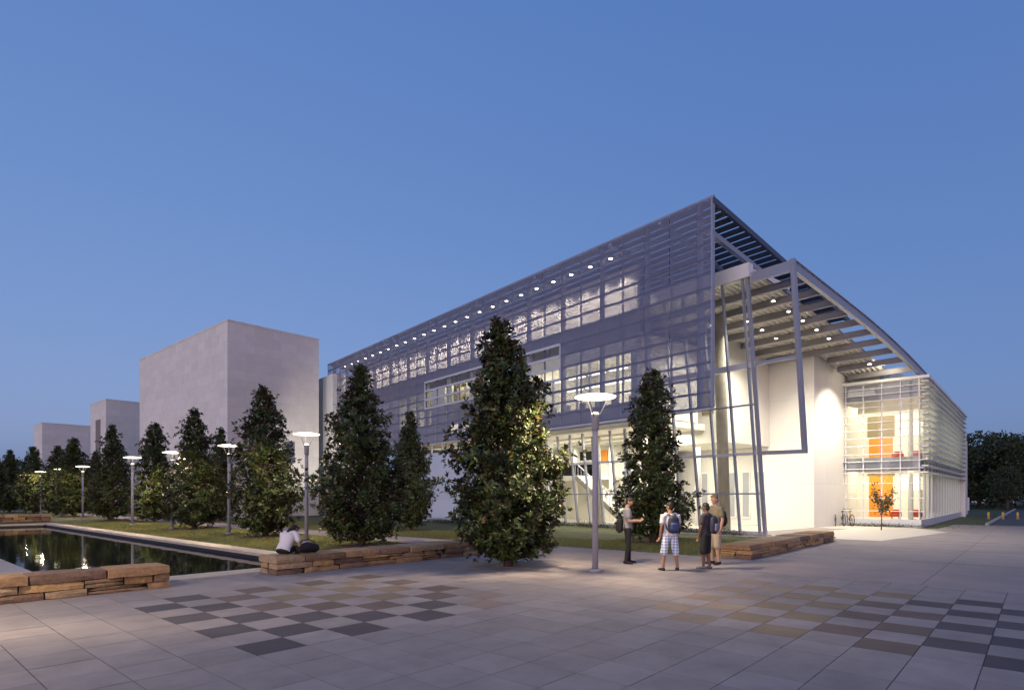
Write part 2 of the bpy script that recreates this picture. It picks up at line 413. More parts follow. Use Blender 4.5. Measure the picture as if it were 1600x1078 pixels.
# --- upper canopy (louvred)
def zc(y): return ZT - .172*y - .0012*y*y
can = MB().bar((0,.0,ZT), (0,.02,ZT), .01).build('upper_canopy', M['darksteel'], hall)
can.data.clear_geometry()
mb = MB(); ys = np.linspace(0, 13.5, 28)
for x in (.0, -2.6, -5.48, -10.96, -16.4, -21.9, -27.4, -32.9, -38):
    m2 = MB()
    for i in range(len(ys)-1): m2.bar((x, ys[i], zc(ys[i])-.12), (x, ys[i+1]+.01, zc(ys[i+1])-.12), .12 if x == 0 else .16, .24)
    m2.build('canopy_beam', M['darksteel'] if x == 0 else M['steel'], can)
for y in np.arange(.3, 13.4, .47):
    MB().bar((-LEN+.2, y, zc(y)-.04), (-.07, y, zc(y)-.05), .27, .05, up=(0,.17+.35,1)).build('louvre_slat', M['darksteel'], can)
MB().bar((-.5,.35,12.9),(-.5,8.5,11.55),.2,.22).build('canopy_brace', M['steel'], can)
can2 = MB()
can2.bar((-LEN, 0.06, ZT), (.06, 0.06, ZT), .12, .1); can2.build('canopy_edge', M['steel'], can)
# --- leaning glass wall
GX1 = .27; GTOP = 11.64
def gy(z): return 3.83 - 1.58*z/GTOP
def gpt(x, z, d=0.): return Vector((x, gy(z)+d, z))
GL = -13.6                                            # left end of lower glass
GUL = -5.2                                            # upper glass behind the screen
cw_ = MB()
cw_.quad(gpt(GL,.12), gpt(GX1,.12), gpt(GX1,5.1), gpt(GL,5.1)); cw_.quad(gpt(GUL,5.13), gpt(GX1,5.13), gpt(GX1,11.1), gpt(GUL,11.1))
cw = cw_.build('curtain_wall', M['glass'], hall)
mxs = [GX1-.03, 0.0] + [-.96 - 1.04*k for k in range(13)]
for x in mxs:
    top = 11.6 if x > GUL else 5.35
    MB().bar(gpt(x,.1,-.02), gpt(x,top,-.02), .075 if x < .2 else .13, .15, up=(0,1,0)).build('mullion', M['steel'], cw)
for z, h, dp, m in ((.12,.12,.12,'whitesteel'),(1.87,.07,.1,'steel'),(3.65,.12,.2,'whitesteel'),(5.78,.07,.1,'steel'),(7.48,.24,.2,'whitesteel')):
    x0 = GL if z < 5 else GUL
    MB().box(x0, GX1+.05, gy(z)-.07, gy(z)-.07+dp, z-h/2, z+h/2).build('transom', M[m], cw)
mb = MB(); mb.box(GUL, GX1+.12, gy(11.4)-.16, gy(11.4)+.2, 11.1, 11.7); mb.build('glass_wall_head', M['white'], hall)
MB().box(GUL, GX1-.1, gy(11.4)+.21, 6.2, 11.45, 11.68).build('flat_roof', M['white'], hall)
MB().box(GL, GX1+.1, 3.62, 4.05, 0, .055).build('sill_kerb', M['kerb'], hall)
tag(MB().quad(bw(.32,3.7,.002),bw(4.6,4.6,.002),bw(4.6,13.2,.002),bw(2.2,16.3,.002),bw(-1.5,16.3,.002),bw(-1.5,12.5,.002),bw(.32,12.5,.002)).build('lit_entrance_paving', mat('paving with painted light', (.52,.47,.41), .7, var=.08)), kind='structure')  # concrete paled here, downlight spill and floor bounce put into its colour
# --- steel portal frame beyond the glass
PX = 2.2
pf = MB(); pf.bar(gpt(PX,3.6,-.02), gpt(PX,11.32,-.02), .17, .2, up=(0,1,0)); pfr = pf.build('portal_frame', M['steel'], hall)
MB().bar(gpt(GX1+.07,3.65,-.02), gpt(PX+.085,3.62,-.02), .2, .16).build('portal_rail', M['steel'], pfr)
MB().bar(gpt(GX1+.07,7.48,-.02), gpt(PX-.09,7.48,-.02), .13, .13).build('portal_rail', M['steel'], pfr)
MB().bar(gpt(GX1+.13,11.08,.02), gpt(PX-.09,11.08,.02), .14, .42).build('portal_head', M['steel'], pfr)
# --- curved canopy roof
def zr(y):
    r = y - 2.24
    return 11.28 - .125*r - .0058*max(r-6,0)**2
YR = np.linspace(2.24, 19.2, 42)
roof = MB()
nx = 320; X0, X1 = -12.5, .6; verts = []; fcs = []
xr = np.linspace(X0, X1, nx); prof = [.055*math.copysign(min(1,abs(math.sin(x*2*PI/.27))*1.8), math.sin(x*2*PI/.27)) for x in xr]
ysr = np.linspace(2.5, 17.6, 26)
for i, x in enumerate(xr):
    for y in ysr: verts.append((x, y, zr(y)-.06+prof[i]))
n_ = len(ysr)
for i in range(nx-1):
    for j in range(n_-1): fcs.append((i*n_+j, (i+1)*n_+j, (i+1)*n_+j+1, i*n_+j+1))
roof.add(verts, fcs, True); roof_o = roof.build('curved_roof', M['deck'], hall)
mb = MB()
for i in range(len(ysr)-1): mb.quad((X0,ysr[i],zr(ysr[i])+.06),(X1,ysr[i],zr(ysr[i])+.06),(X1,ysr[i+1],zr(ysr[i+1])+.06),(X0,ysr[i+1],zr(ysr[i+1])+.06))
mb.build('roof_membrane', M['kerb'], roof_o)
for k in range(13):
    y = 3.62 + 1.43*k if k else 3.62
    if y > 18.6: break
    xl = -12 if y < 12.3 else -1.3
    z = zr(y)
    b = MB(); b.box(xl, PX-.1, y-.012, y+.012, z-.40, z-.12); b.box(xl, PX-.1, y-.08, y+.08, z-.12, z-.1); b.box(xl, PX-.1, y-.08, y+.08, z-.42, z-.40)
    b.build('roof_beam', M['beam'], roof_o)
mb = MB()
for i in range(len(YR)-1):
    y0, y1 = YR[i], YR[i+1]
    for (dx0, dx1, dz0, dz1) in ((-.02,.02,-.40,.0),(-.1,.08,.0,.03),(-.1,.08,-.43,-.40)):
        x0, x1 = PX+dx0, PX+dx1
        mb.add([(x0,y0,zr(y0)+dz0),(x1,y0,zr(y0)+dz0),(x1,y1,zr(y1)+dz0),(x0,y1,zr(y1)+dz0),(x0,y0,zr(y0)+dz1),(x1,y0,zr(y0)+dz1),(x1,y1,zr(y1)+dz1),(x0,y1,zr(y1)+dz1)],
               [(0,3,2,1),(4,5,6,7),(0,1,5,4),(1,2,6,5),(2,3,7,6),(3,0,4,7)])
mb.build('roof_fascia', M['steel'], roof_o)
def downlight(x, y, z, par, r=.075, pw=60, sp=95, tilt=(0,0,-1), name='downlight', glow='lampglow', blend=.5):
    o = MB().lathe([(r*1.25, .16), (r*1.25, 0), (r, 0)], 12).build(name, M['steel'], par); o.location = (x,y,z)
    e = MB().lathe([(r, -.012), (r, -.004)], 12).build('lens', M[glow], o)
    l = light('SPOT', 'downlight_lamp', (0,0,-.03), pw, (1,.92,.76), o, aim(tilt), spot_size=math.radians(sp), spot_blend=blend, shadow_soft_size=.06)
    return o
for x, yl in ((.35, (4.3,5.75,7.15,8.6,10.0)), (-1.7, (5.75,7.15,8.6)), (-3.3,(5.2,))):
    for y in yl: downlight(x, y, zr(y)-.52, roof_o, pw=240, sp=130)
# --- white walls of the entrance
mb = MB(); mb.box(-11, -1.5, 12.5, 12.9, 0, zr(12.7)-.1); mb.build('entrance_wall', M['precast'], hall)
mb = MB(); mb.box(-1.9, -1.5, 12.9, 19, 0, 1); 
vs = [(-1.9,12.9,0),(-1.5,12.9,0),(-1.5,18.5,0),(-1.9,18.5,0),(-1.9,12.9,zr(12.9)-.1),(-1.5,12.9,zr(12.9)-.1),(-1.5,18.5,zr(18.5)-.1),(-1.9,18.5,zr(18.5)-.1)]
MB().add(vs, [(0,3,2,1),(4,5,6,7),(0,1,5,4),(1,2,6,5),(2,3,7,6),(3,0,4,7)]).build('return_wall', M['precast'], hall)
MB().box(-9.6, -4.1, 7.6, 12.48, 4.7, 10.35).build('inner_wall_block', M['plaster'], hall)
d_ = MB().box(-5.4, -4.7, 7.54, 7.6, 6.3, 8.3).build('inner_opening', M['olive'], hall)
# --- concrete columns
for x in (-2.3, -6.2, -10.6):
    top = zr(4.9)-.5 if x > GUL else 5.3
    MB().tube([(x,4.75,0),(x,4.2 if top > 6 else 4.5,top)], .27, 20).build('concrete_column', M['conc'], hall)
# --- lobby interior
MB().quad((-22,4.06,.0),(-1.5,4.06,.0),(-1.5,12.5,.0),(-22,12.5,.0)).build('lobby_floor', M['floor'], hall)
MB().box(-22, -5.25, 2.75, 11.2, 5.42, 5.75).build('upper_floor_slab', M['plaster'], hall)
MB().box(-22, -9.7, 11.0, 11.2, 0, 5.42).build('lobby_back_wall', M['plaster'], hall)
MB().box(-22, -21.7, 4.1, 11, 0, 5.42).build('lobby_end_wall', M['plaster'], hall)
for k in range(5):
    x = -4.6 - .95*k
    w = MB().box(x-.26, x+.26, 12.44, 12.5, .4, 3.3).build('lobby_window', M['white'], hall)
    MB().box(x-.2, x+.2, 12.42, 12.44, .5, 3.2).build('pane', M['greyglass'], w)
for k in range(5):
    x = -10.6 - 1.5*k
    MB().box(x-.3, x+.3, 10.95, 11.0, 3.1, 4.3).build('notice_panel', M['greyglass'] if k % 3 == 0 else M['spandrel'], hall)
for y in (5.2, 7.4, 9.4):
    m2 = MB(); m2.box(-21, -6, y-.05, y+.05, 5.30, 5.42); m2.build('ceiling_baffle', M['plaster'], hall)
MB().box(-18.2,-16.9,10.93,11.0,4.45,5.1).build('wall_screen', M['black'], hall); MB().box(-16.2,-15.4,10.93,11.0,4.3,5.1).build('wall_sign', M['orange'], hall)
MB().box(-21.7,-14.2,8.6,10.9,2.9,3.15).build('mezzanine', M['white'], hall); MB().box(-21.7,-14.2,8.55,8.6,3.15,4.1).build('mezzanine_rail', M['glassg'], hall)
for k in range(5): MB().tube([(-20.5+3.4*k,9.4,0),(-20.5+3.4*k,9.4,5.42)], .16, 16).build('lobby_column', M['white'], hall)
# stair
st = MB()
for i in range(16): st.box(-13.9+.27*i, -13.9+.27*(i+1), 6.2, 7.6, 3.15-.19*(i+1)-.16, 3.15-.19*(i+1))
stair = st.build('staircase', M['white'], hall)
for y in (6.15, 7.65): MB().bar((-13.9,y,3.0), (-9.6,y,-.02), .06, .3).build('stringer', M['conc'], stair)
m2 = MB()
for i in range(17): m2.bar((-13.9+.27*i,6.1,3.0-.19*i), (-13.9+.27*i,6.1,3.95-.19*i), .025)
m2.bar((-13.9,6.1,3.95),(-9.6,6.1,.93),.05); m2.build('stair_railing', M['steel'], stair)
MB().box(-18, -13.9, 6.2, 7.6, 2.85, 3.1).build('stair_landing', M['white'], stair)
# lobby lamps
light('AREA', 'under_block_fill', (-6.8,9.8,4.65), 75, (1,.92,.75), hall, (0,0,0), shape='RECTANGLE', size=4, size_y=3)  # fill light added to lift the block's shadow, no fixture behind it
for x, y, e in ((-8,6.2,190),(-12.5,7,220),(-17.5,7.0,200)):
    light('AREA', 'lobby_ceiling_lamp', (x,y,5.25), e, (1,.92,.75), hall, (0,0,0), shape='RECTANGLE', size=3.5, size_y=3)
light('AREA', 'atrium_lamp', (-1.6,6.2,9.4), 200, (1,.92,.75), hall, (0,0,0), shape='RECTANGLE', size=3, size_y=4)
# --- solid wall to the left of the glass
sw = MB().box(-28, -13.9, .25, .6, 0, 4.72).build('panel_wall', panelled('pale blue grey panel', (.56,.63,.74), 2.8, 1.5, var=.03, line=.82, mort=.012, off=0.), hall)
MB().box(-13.9, -13.62, .25, 3.9, 0, 5.3).build('glass_wall_cheek', M['white'], hall)
for k in range(9):
    x = -14.1 - 1.37*k
    fr = MB(); fr.box(x-.04, x+.04, .3, .42, 4.72, 5.36); fr.build('clerestory_post', M['steel'], hall)
MB().quad((-28,.36,4.73),(-13.9,.36,4.73),(-13.9,.36,5.36),(-28,.36,5.36)).build('clerestory_glass', M['glass'], hall)
MB().box(-28, -13.9, 2.2, 2.4, 4.72, 5.0).build('clerestory_panel', M['orange'], hall)
MB().box(-28, -13.9, .6, 2.75, 5.42, 5.46).build('clerestory_soffit', M['plaster'], hall)
light('AREA', 'clerestory_lamp', (-20,1.4,5.38), 60, (1,.85,.6), hall, (0,0,0), shape='RECTANGLE', size=13, size_y=.5)
# --- facade behind the screen
FYY = 1.7
def fbox(name, x0, x1, z0, z1, m, y0=FYY, y1=FYY+.2, par=None): return MB().box(x0,x1,y0,y1,z0,z1).build(name, m, par or hall)
pink = mat('pale rose render', (.62,.56,.54), .75, var=.05)
uw = fbox('upper_wall', -38.5, -5.2, 10.95, 13.2, pink)
fbox('ledge', -38.5, -5.2, 10.86, 10.94, M['white'], FYY-.35, FYY+.2)
fbox('louvre_band', -38.5, -13.45, 9.75, 10.85, M['greyglass']); fbox('louvre_band', -13.44, -5.2, 8.95, 10.85, M['greyglass'])
for x in np.arange(-37.6, -5.3, 1.37): fbox('band_mullion', x-.03, x+.03, 9.76, 10.85, M['steel'], FYY-.05, FYY-.002)
fbox('lower_band', -38.5, -13.45, 5.46, 7.0, M['spandrel']); fbox('lower_band', -13.44, -5.2, 5.46, 6.5, M['spandrel'])
# windowed storey between z 7.0 and 9.75
wins = [(-13.3,-5.6),(-22.8,-13.6),(-29.6,-24.6)]
prev = -5.2
for x1_, x0_ in ((-5.6,-13.3),(-13.6,-22.8),(-24.6,-29.6)):
    fbox('storey_pier', x1_, prev, 6.5 if x1_ > -13 else 7.0, 8.95 if x1_ > -13 else 9.75, M['spandrel']); prev = x0_
fbox('storey_pier', -38.5, prev, 7.0, 9.75, M['spandrel'])
for x0_, x1_ in wins:
    zb, zt = (6.5, 8.95) if x0_ > -13.4 else (7.0, 9.75)
    w = MB().quad((x0_,FYY+.1,zb),(x1_,FYY+.1,zb),(x1_,FYY+.1,zt),(x0_,FYY+.1,zt)).build('window_band', M['glass'], hall)
    m2 = MB()
    for x in np.arange(x0_, x1_+.01, (x1_-x0_)/round((x1_-x0_)/.92)): m2.box(x-.03, x+.03, FYY+.02, FYY+.18, zb, zt)
    m2.box(x0_, x1_, FYY+.03, FYY+.17, zb+1.2, zb+1.26); m2.build('window_frame', M['steel'], w)
MB().box(-31, -5.2, 6.6, 6.8, 5.75, 9.9).build('room_back_wall', M['plaster'], hall)
MB().box(-31, -5.2, 1.95, 6.6, 9.75, 9.9).build('room_ceiling', M['plaster'], hall)
for x0_, x1_ in ((-31,-30.8),(-23.8,-23.6),(-13.55,-13.35),(-5.42,-5.22)): MB().box(x0_, x1_, 1.95, 6.6, 5.76, 9.74).build('room_partition', M['plaster'], hall)
for y in (3.0, 4.4, 5.8):
    for x in np.arange(-12.8, -5.8, 1.55): MB().box(x, x+1.2, y-.09, y+.09, 8.55-.25*(y-3), 8.6-.25*(y-3)).build('pendant_strip_light', M['strip'], hall)
for x in np.arange(-22.5, -14, 1.1):
    MB().box(x, x+.95, 2.6, 2.7, 6.9, 9.6).build('room_screen', M['olive'], hall)
for k in range(6):
    x = -12.6 + 1.2*k; t_ = MB(); t_.box(x,x+.9,2.5,3.1,6.42,6.47); t_.box(x+.1,x+.5,2.6,2.75,6.47,7.0); t_.build('office_desk', M['spandrel'] if k % 2 else M['olive'], hall)
light('AREA', 'office_lamp', (-9.3,4.3,9.25), 130, (1,.9,.7), hall, (0,0,0), shape='RECTANGLE', size=6.5, size_y=3)
light('AREA', 'office_lamp', (-18.5,2.25,9.7), 60, (1,.92,.66), hall, (0,0,0), shape='RECTANGLE', size=8, size_y=.5)
light('AREA', 'office_lamp', (-27,4.3,9.6), 110, (1,.92,.7), hall, (0,0,0), shape='RECTANGLE', size=4, size_y=3)
# small lit windows low on the facade
for x in (-17.2,-18.6,-20,-21.4):
    w = fbox('small_window', x-.5, x+.5, 6.15, 6.85, M['steel'], FYY-.04, FYY-.002); MB().box(x-.42,x+.42,FYY-.055,FYY-.042,6.22,6.78).build('pane', M['winlit'], w)
# back body of the hall, keeps the sky out of the rooms
MB().box(-38.5, -11.2, 6.85, 12.3, 5.8, 11.0).build('rear_body', M['precast'], hall)
# wall wash spots under the canopy
for k in range(24):
    x = -6.0 - 1.37*k
    downlight(x, .62, zc(.62)-.42, can, r=.1, pw=190, sp=78, tilt=(0,.45,-1), blend=.8)
# --- white cone-like end wall beside the limestone block
vs = [(-43,-.42,0),(-38.0,-.42,0),(-38.0,5,0),(-43,5,0),(-43,-.4,12.75),(-38.0,-.4,12.75),(-38.0,5,12.75),(-43,5,12.75)]
MB().add(vs, [(0,3,2,1),(4,5,6,7),(0,1,5,4),(1,2,6,5),(2,3,7,6),(3,0,4,7)]).build('end_wall', mat('white end render', (.6,.6,.58), .7, var=.05), hall)
ul = MB().lathe([(.11,0),(.11,.04),(.085,.045)], 16).build('recessed_uplight', M['steel'], hall); ul.location = (-32.5,-6.5,0)
light('SPOT', 'endwall_lamp', (0,0,.1), 1500, (1,.95,.85), ul, aim((-8.2,6.1,8)), spot_size=math.radians(58), spot_blend=.9, shadow_soft_size=.1)
# --- upper white volume behind the glass wing
MB().box(-1.45, 0.2, 17.0, 21, 8.45, 9.35).build('rooftop_volume', panelled('ribbed pale panel', (.56,.6,.5), .4, 5, line=.7, off=0.), hall)
light('POINT', 'rooftop_lamp', (.9,15.6,9.0), 22, (1,.9,.65), hall, shadow_soft_size=.15)
# spot hung under the roof, added to wash the return wall
ww = MB().lathe([(.1,.2),(.1,0),(.085,0)], 16).build('wall_washer', M['steel'], hall); ww.location = (.75, 14.1, zr(14.1)-.62)
MB().lathe([(.085,-.012),(.085,-.004)], 12).build('lens', M['lampglow'], ww)
light('SPOT', 'washer_lamp', (0,0,-.05), 1150, (1,.9,.7), ww, aim((-1.5,.3,-3.6)), spot_size=math.radians(96), spot_blend=1., shadow_soft_size=.08)

# ================================================================== GLASS WING
wc = gp(1437.7, 824); wing = tag(empty('glazed_wing', wc, PLROT), 'two storey glazed wing wrapped in thin white horizontal louvres with orange doors inside', 'building')
WH, WL, WB = 8.37, 22.6, 4.6         # local x = a (away along the side), y = b (to the left)
MB().box(-.06, WL, -.06, WB, 0, .42).build('plinth', M['whitesteel'], wing)
g1 = MB(); g1.quad((0,WB,.43),(0,0,.43),(0,0,WH-.05),(0,WB,WH-.05)); g1.build('front_glass', M['glass'], wing)
g2 = MB(); g2.quad((0,0,.43),(WL,0,.43),(WL,0,WH-.05),(0,0,WH-.05)); g2.build('side_glass', M['glassg'], wing)
for i, y in enumerate((.03,.93,1.85,2.78,3.7,4.55)): MB().box(-.07, -.005, y-.035, y+.035, .42, WH-.05).build('mullion', M['whitesteel'], wing)
for x in np.arange(1.5, WL, 1.5): MB().box(x-.03, x+.03, -.07, -.005, .42, WH-.05).build('mullion', M['whitesteel'], wing)
for z in (.9,1.65,2.5,3.1,3.35,3.78,4.2,4.7,5.15,5.6,6.05,6.5,6.95,7.3,7.65,8.0):
    MB().box(-.14, -.075, -.2, WB, z-.02, z+.02).build('louvre', M['white'], wing)
for z in list(np.arange(3.1, 8.3, .36)):
    MB().box(-.3, WL, -.42, -.1, z-.03, z+.03).build('louvre_fin', M['white'], wing)
MB().box(-.2, WL+.1, -.45, WB, WH-.04, WH+.12).build('flat_roof', M['white'], wing)
for z in (3.15, 3.82):
    pass
MB().box(.08, WL, .08, WB, 3.3, 3.85).build('floor_slab', M['white'], wing)
MB().box(.06, .1, .1, WB, 3.2, 4.0).build('spandrel_panel', M['greyglass'], wing)
MB().box(.06, WL, .06, .1, 3.2, 4.0).build('spandrel_panel', M['greyglass'], wing)
MB().box(.06, .1, .1, WB, 7.3, 8.3).build('spandrel_panel', M['greyglass'], wing)
MB().box(4.4, 4.6, .15, WB, .42, WH-.1).build('inner_wall', M['plaster'], wing)
MB().box(5, WL, 3.4, 3.6, .42, WH-.1).build('corridor_wall', M['plaster'], wing)
MB().box(-.05, WL, WB+.02, WB+.2, 0, WH).build('party_wall', M['precast'], wing)
MB().box(WL, WL+.7, -.32, WB, 0, 7.2).build('end_pier', M['precast'], wing)
MB().box(WL+.7, WL+9, 0.2, WB, 0, 7.0).build('rear_wall', M['precast'], wing)
for z0 in (.43, 3.86):
    d = MB().box(4.33, 4.4, 2.0, 3.3, z0, z0+2.0 + (.6 if z0 < 1 else -.4)).build('orange_door', M['orange'], wing)
    MB().box(4.31, 4.33, 2.62, 2.68, z0, z0+1.6).build('door_joint', M['redfab'], d)
    MB().box(4.34, 4.4, 1.9, 3.4, 5.55 if z0 > 1 else 3.06, 6.9 if z0 > 1 else 3.2).build('olive_panel', M['olive'], wing)
    for y in (.55, 4.0): MB().tube([(.8,y,z0),(.8,y,z0+2.87)], .13, 16).build('round_column', M['white'], wing)
    for k in range(6): MB().box(4.36, 4.4, .4+.21*k, .52+.21*k, z0+1.7, z0+2.5).build('wall_light', M['winlit'], wing)
for z, e in ((3.25,150),(7.2,170)):
    light('AREA', 'wing_lamp', (2.4,2.3,z), e, (1,.86,.6), wing, (0,0,0), shape='RECTANGLE', size=3.6, size_y=4)
    light('AREA', 'wing_lamp', (13,1.8,z), e*1.0, (1,.92,.72), wing, (0,0,0), shape='RECTANGLE', size=15, size_y=2.4)
# seats in the wing
def armchair(a, b, z, label):
    w = tag(empty('armchair', wc + Vector(pl(a,b,z)), PLROT), label, 'chair', 'red armchairs inside the glass wing'); w.scale = (.66,.66,.66)
    MB().box(-.3,.3,-.32,.32,.18,.42).build('seat', M['redfab'], w, bevel=.04); MB().box(.2,.34,-.32,.32,.42,.82).build('backrest', M['redfab'], w, bevel=.04)
    for s in (-1,1): MB().box(-.28,.2,s*.38-.06,s*.38+.06,.18,.6).build('armrest', M['redfab'], w, bevel=.03)
    for sx in (-.24,.24):
        for sy in (-.27,.27): MB().box(sx-.02,sx+.02,sy-.02,sy+.02,0,.18).build('leg', M['darksteel'], w)
armchair(1.2, 1.25, 3.86, 'red orange armchair upstairs in the glass wing, beside the orange door')
armchair(1.3, .35, 3.86, 'red orange armchair upstairs in the glass wing, in the outer corner')
armchair(1.2, 1.35, .43, 'red orange armchair on the ground floor of the wing, behind the sapling')
armchair(1.3, .35, .43, 'red orange armchair on the ground floor of the wing, in the outer corner')

# ================================================================== LAMP POSTS
def lamp_post(loc, label):
    o = tag(empty('lamp_post', loc), label, 'street lamp', 'disc topped lamp posts along the lawn')
    MB().lathe([(.17,0),(.17,.05),(.15,.07),(.09,.075)], 24).build('base_plate', M['pole'], o)
    MB().tube([(0,0,.07),(0,0,3.32)], [.072,.066], 16).build('pole', M['pole'], o)
    hd = MB().lathe([(.067,3.32),(.085,3.34),(.085,3.62),(.095,3.64),(.095,3.7)], 20).build('lamp_housing', M['pole'], o)
    MB().lathe([(.09,3.702),(.088,3.72),(.05,3.745)], 20).build('lens', M['lens'], hd)
    for k in range(3):
        a = PI/2 + .5 + 2*PI*k/3; c, s = math.cos(a), math.sin(a)
        MB().tube([(c*.08,s*.08,3.62),(c*.3,s*.3,4.07)], .013, 8).build('support_arm', M['pole'], hd)
    MB().lathe([(.02,4.06),(.3,4.065),(.47,4.085),(.485,4.10),(.47,4.112),(.3,4.15),(.02,4.17)], 36).build('reflector_disc', M['disc'], o)
    for k in range(4):
        a = PI/4 + .3 + k*PI/2; c, s_ = math.cos(a), math.sin(a)
        light('SPOT', 'reflector_glow', (c*.36,s_*.36,4.05), LP_W, (1,.76,.5), o, aim((c*1.05,s_*1.05,-1)), spot_size=math.radians(104), spot_blend=.55, shadow_soft_size=.13)
    return o
LP_W = 980
lamps = [(gp(930,893), 'nearest silver disc lamp post, standing on the plaza left of the four students'),
 (gp(479,848), 'silver disc lamp post on the lawn behind the seated person'),
 (gp(358,834), 'silver disc lamp post on the pool lawn left of the third magnolia'),
 (Vector((-18.3,32.0,0)), 'lamp post half hidden behind the round fourth magnolia'),
 (Vector((-23.2,36.3,0)), 'lamp post beside the pool edge between two dark magnolias'),
 (Vector((-34.4,47.6,0)), 'lamp post near the far corner of the pool, fully visible and mirrored in it'),
 (Vector((-39.9,52.5,0)), 'small distant lamp post just beyond the pool corner lamp'),
 (Vector((-46.0,58.0,0)), 'second smallest distant lamp post deep in the far trees'),
 (Vector((-55.0,67.0,0)), 'tiny farthest lamp post at the left edge of the far trees')]
for lo, lb in lamps: lamp_post(lo, lb)
lamp_post(Vector((-8.4,7.2,0)), 'lamp post on the plaza left of the view, lighting the left foreground paving')

# ================================================================== TREES
def magnolia_mesh(h, prof, seed, dens=1.0, leaf=.135, lean=(0,0), fl=.3):
    r = np.random.default_rng(seed); zf = np.array([p[0] for p in prof]); rf = np.array([p[1] for p in prof])
    limbs = []; N = int(150*dens); P = []; A = []
    trunk = MB(); pts = [Vector((lean[0]*t*t*h + .05*math.sin(5*t+seed), lean[1]*t*t*h + .05*math.cos(4*t+seed), t*h*.97)) for t in np.linspace(0,1,9)]
    trunk.tube(pts, [.115*(1-t)**.8+.012 for t in np.linspace(0,1,9)], 8)
    def axis(z):
        t = z/h; return np.array([lean[0]*t*t*h + .05*math.sin(5*t+seed), lean[1]*t*t*h + .05*math.cos(4*t+seed)])
    for i in range(N):
        t = fl/h + (1-fl/h)*((i+.5)/N)**1.12
        az = i*2.399963 + r.normal(0,.35); z = t*h
        Rm = np.interp(t, zf, rf); L = Rm*r.uniform(.66,1.1) if r.random() > .14 else Rm*r.uniform(1.08,1.27)
        L = max(L, .1); ax = axis(z); up = r.uniform(.25,.75)*L*(.5+.9*t)
        z0 = max(.12, z - .35*L)
        p0 = np.array([*ax, z0]); p2 = np.array([ax[0]+math.cos(az)*L, ax[1]+math.sin(az)*L, min(z0 + .25*L + up, h*1.02)])
        p1 = (p0+p2)/2 + np.array([0,0,-.08*L])
        q = lambda s: (1-s)**2*p0 + 2*s*(1-s)*p1 + s*s*p2
        trunk.tube([Vector(q(s)) for s in (0,.35,.7,1)], [.028*(.4+L),.018*(.4+L),.01,.005], 5, cap=False)
        nc = max(4, int(L*16*dens + 3))
        for s in r.uniform(.28,1.0,nc)**.75:
            c = q(s) + r.normal(0,.085 + .07*L*(1-s)+.03*L,3)*np.array([1,1,.9])
            out = np.array([math.cos(az),math.sin(az),.75]) + r.normal(0,.45,3)
            P.append(c); A.append(out/np.linalg.norm(out))
    for k in range(int(6*dens)): P.append(np.array([*axis(h), h*(1-.014*k)]) + r.normal(0,.05,3)); A.append(np.array([0,0,1.]))
    P = np.array(P); A = np.array(A); n = len(P); K = 9
    C = np.repeat(P,K,0); Ax = np.repeat(A,K,0); m = n*K
    rnd = r.normal(0,1,(m,3)); rnd -= (rnd*Ax).sum(1)[:,None]*Ax; rnd /= np.linalg.norm(rnd,axis=1)[:,None]
    sp = r.uniform(.45,1.5,m)[:,None]; d = Ax*np.cos(sp) + rnd*np.sin(sp)
    s = np.cross(d, Ax + .01); s /= np.linalg.norm(s,axis=1)[:,None]; nrm = np.cross(s,d)
    flip = np.where(nrm[:,2] < -.1, -1., 1.)[:,None]; nrm = nrm*flip; s = s*flip
    ln = leaf*r.uniform(.7,1.3,m)[:,None]; wd = ln*r.uniform(.2,.27,m)[:,None]
    b0 = C + d*ln*.12 + r.normal(0,.02,(m,3))
    V = np.stack([b0, b0 + d*ln*.52 - s*wd + nrm*wd*.35, b0 + d*ln - nrm*ln*.1, b0 + d*ln*.52 + s*wd + nrm*wd*.35], 1)
    idx = np.arange(m)[:,None]*4
    tr = np.concatenate([idx + np.array([[0,3,2]]), idx + np.array([[0,2,1]])], 1).reshape(-1,3)
    k = np.repeat(r.uniform(.6,1.45,n), K)*r.uniform(.7,1.35,m)
    tone = np.ones((m,4)); tone[:,0] = k; tone[:,1] = k; tone[:,2] = k
    br = r.random(m) < .045; tone[br,0] *= 2.3; tone[br,1] *= .95
    yl = r.random(m) < .10; tone[yl,0] *= 1.7; tone[yl,1] *= 1.6
    return V.reshape(-1,3), tr, np.repeat(tone,2,0), trunk
def magnolia(loc, label, h, prof, seed, rz=0, mulch=True, **kw):
    o = tag(empty('magnolia_tree', loc, rz), label, 'tree', 'magnolia trees on the lawn and plaza')
    V, tr, tone, tk = magnolia_mesh(h, prof, seed, **kw)
    tk.build('trunk', M['bark'], o); np_mesh('crown', V, tr, tone, M['leaf'], o)
    if mulch: mulch_ring(loc, h*.19, seed)
    return o
def mulch_ring(loc, r, seed):
    q = random.Random(seed); n = 28
    vs = [(0,0,.03)] + [(r*q.uniform(.9,1.1)*math.cos(2*PI*i/n), r*q.uniform(.9,1.1)*math.sin(2*PI*i/n), -.012) for i in range(n)]
    o = MB().add(vs, [(0,1+i,1+(i+1)%n) for i in range(n)], True).build('mulch_bed', M['mulch']); o.location = loc; tag(o, kind='structure')
pA = [(0,.75),(.07,1.05),(.2,1.3),(.34,1.48),(.46,1.2),(.56,1.05),(.7,.86),(.8,.6),(.88,.36),(.95,.2),(1,.06)]
pB = [(0,.9),(.1,1.35),(.25,1.6),(.4,1.45),(.55,1.2),(.68,.86),(.78,.6),(.88,.32),(.95,.18),(1,.06)]
pC = [(0,.8),(.1,1.2),(.25,1.5),(.4,1.4),(.55,1.1),(.65,.86),(.78,.58),(.88,.34),(.95,.2),(1,.06)]
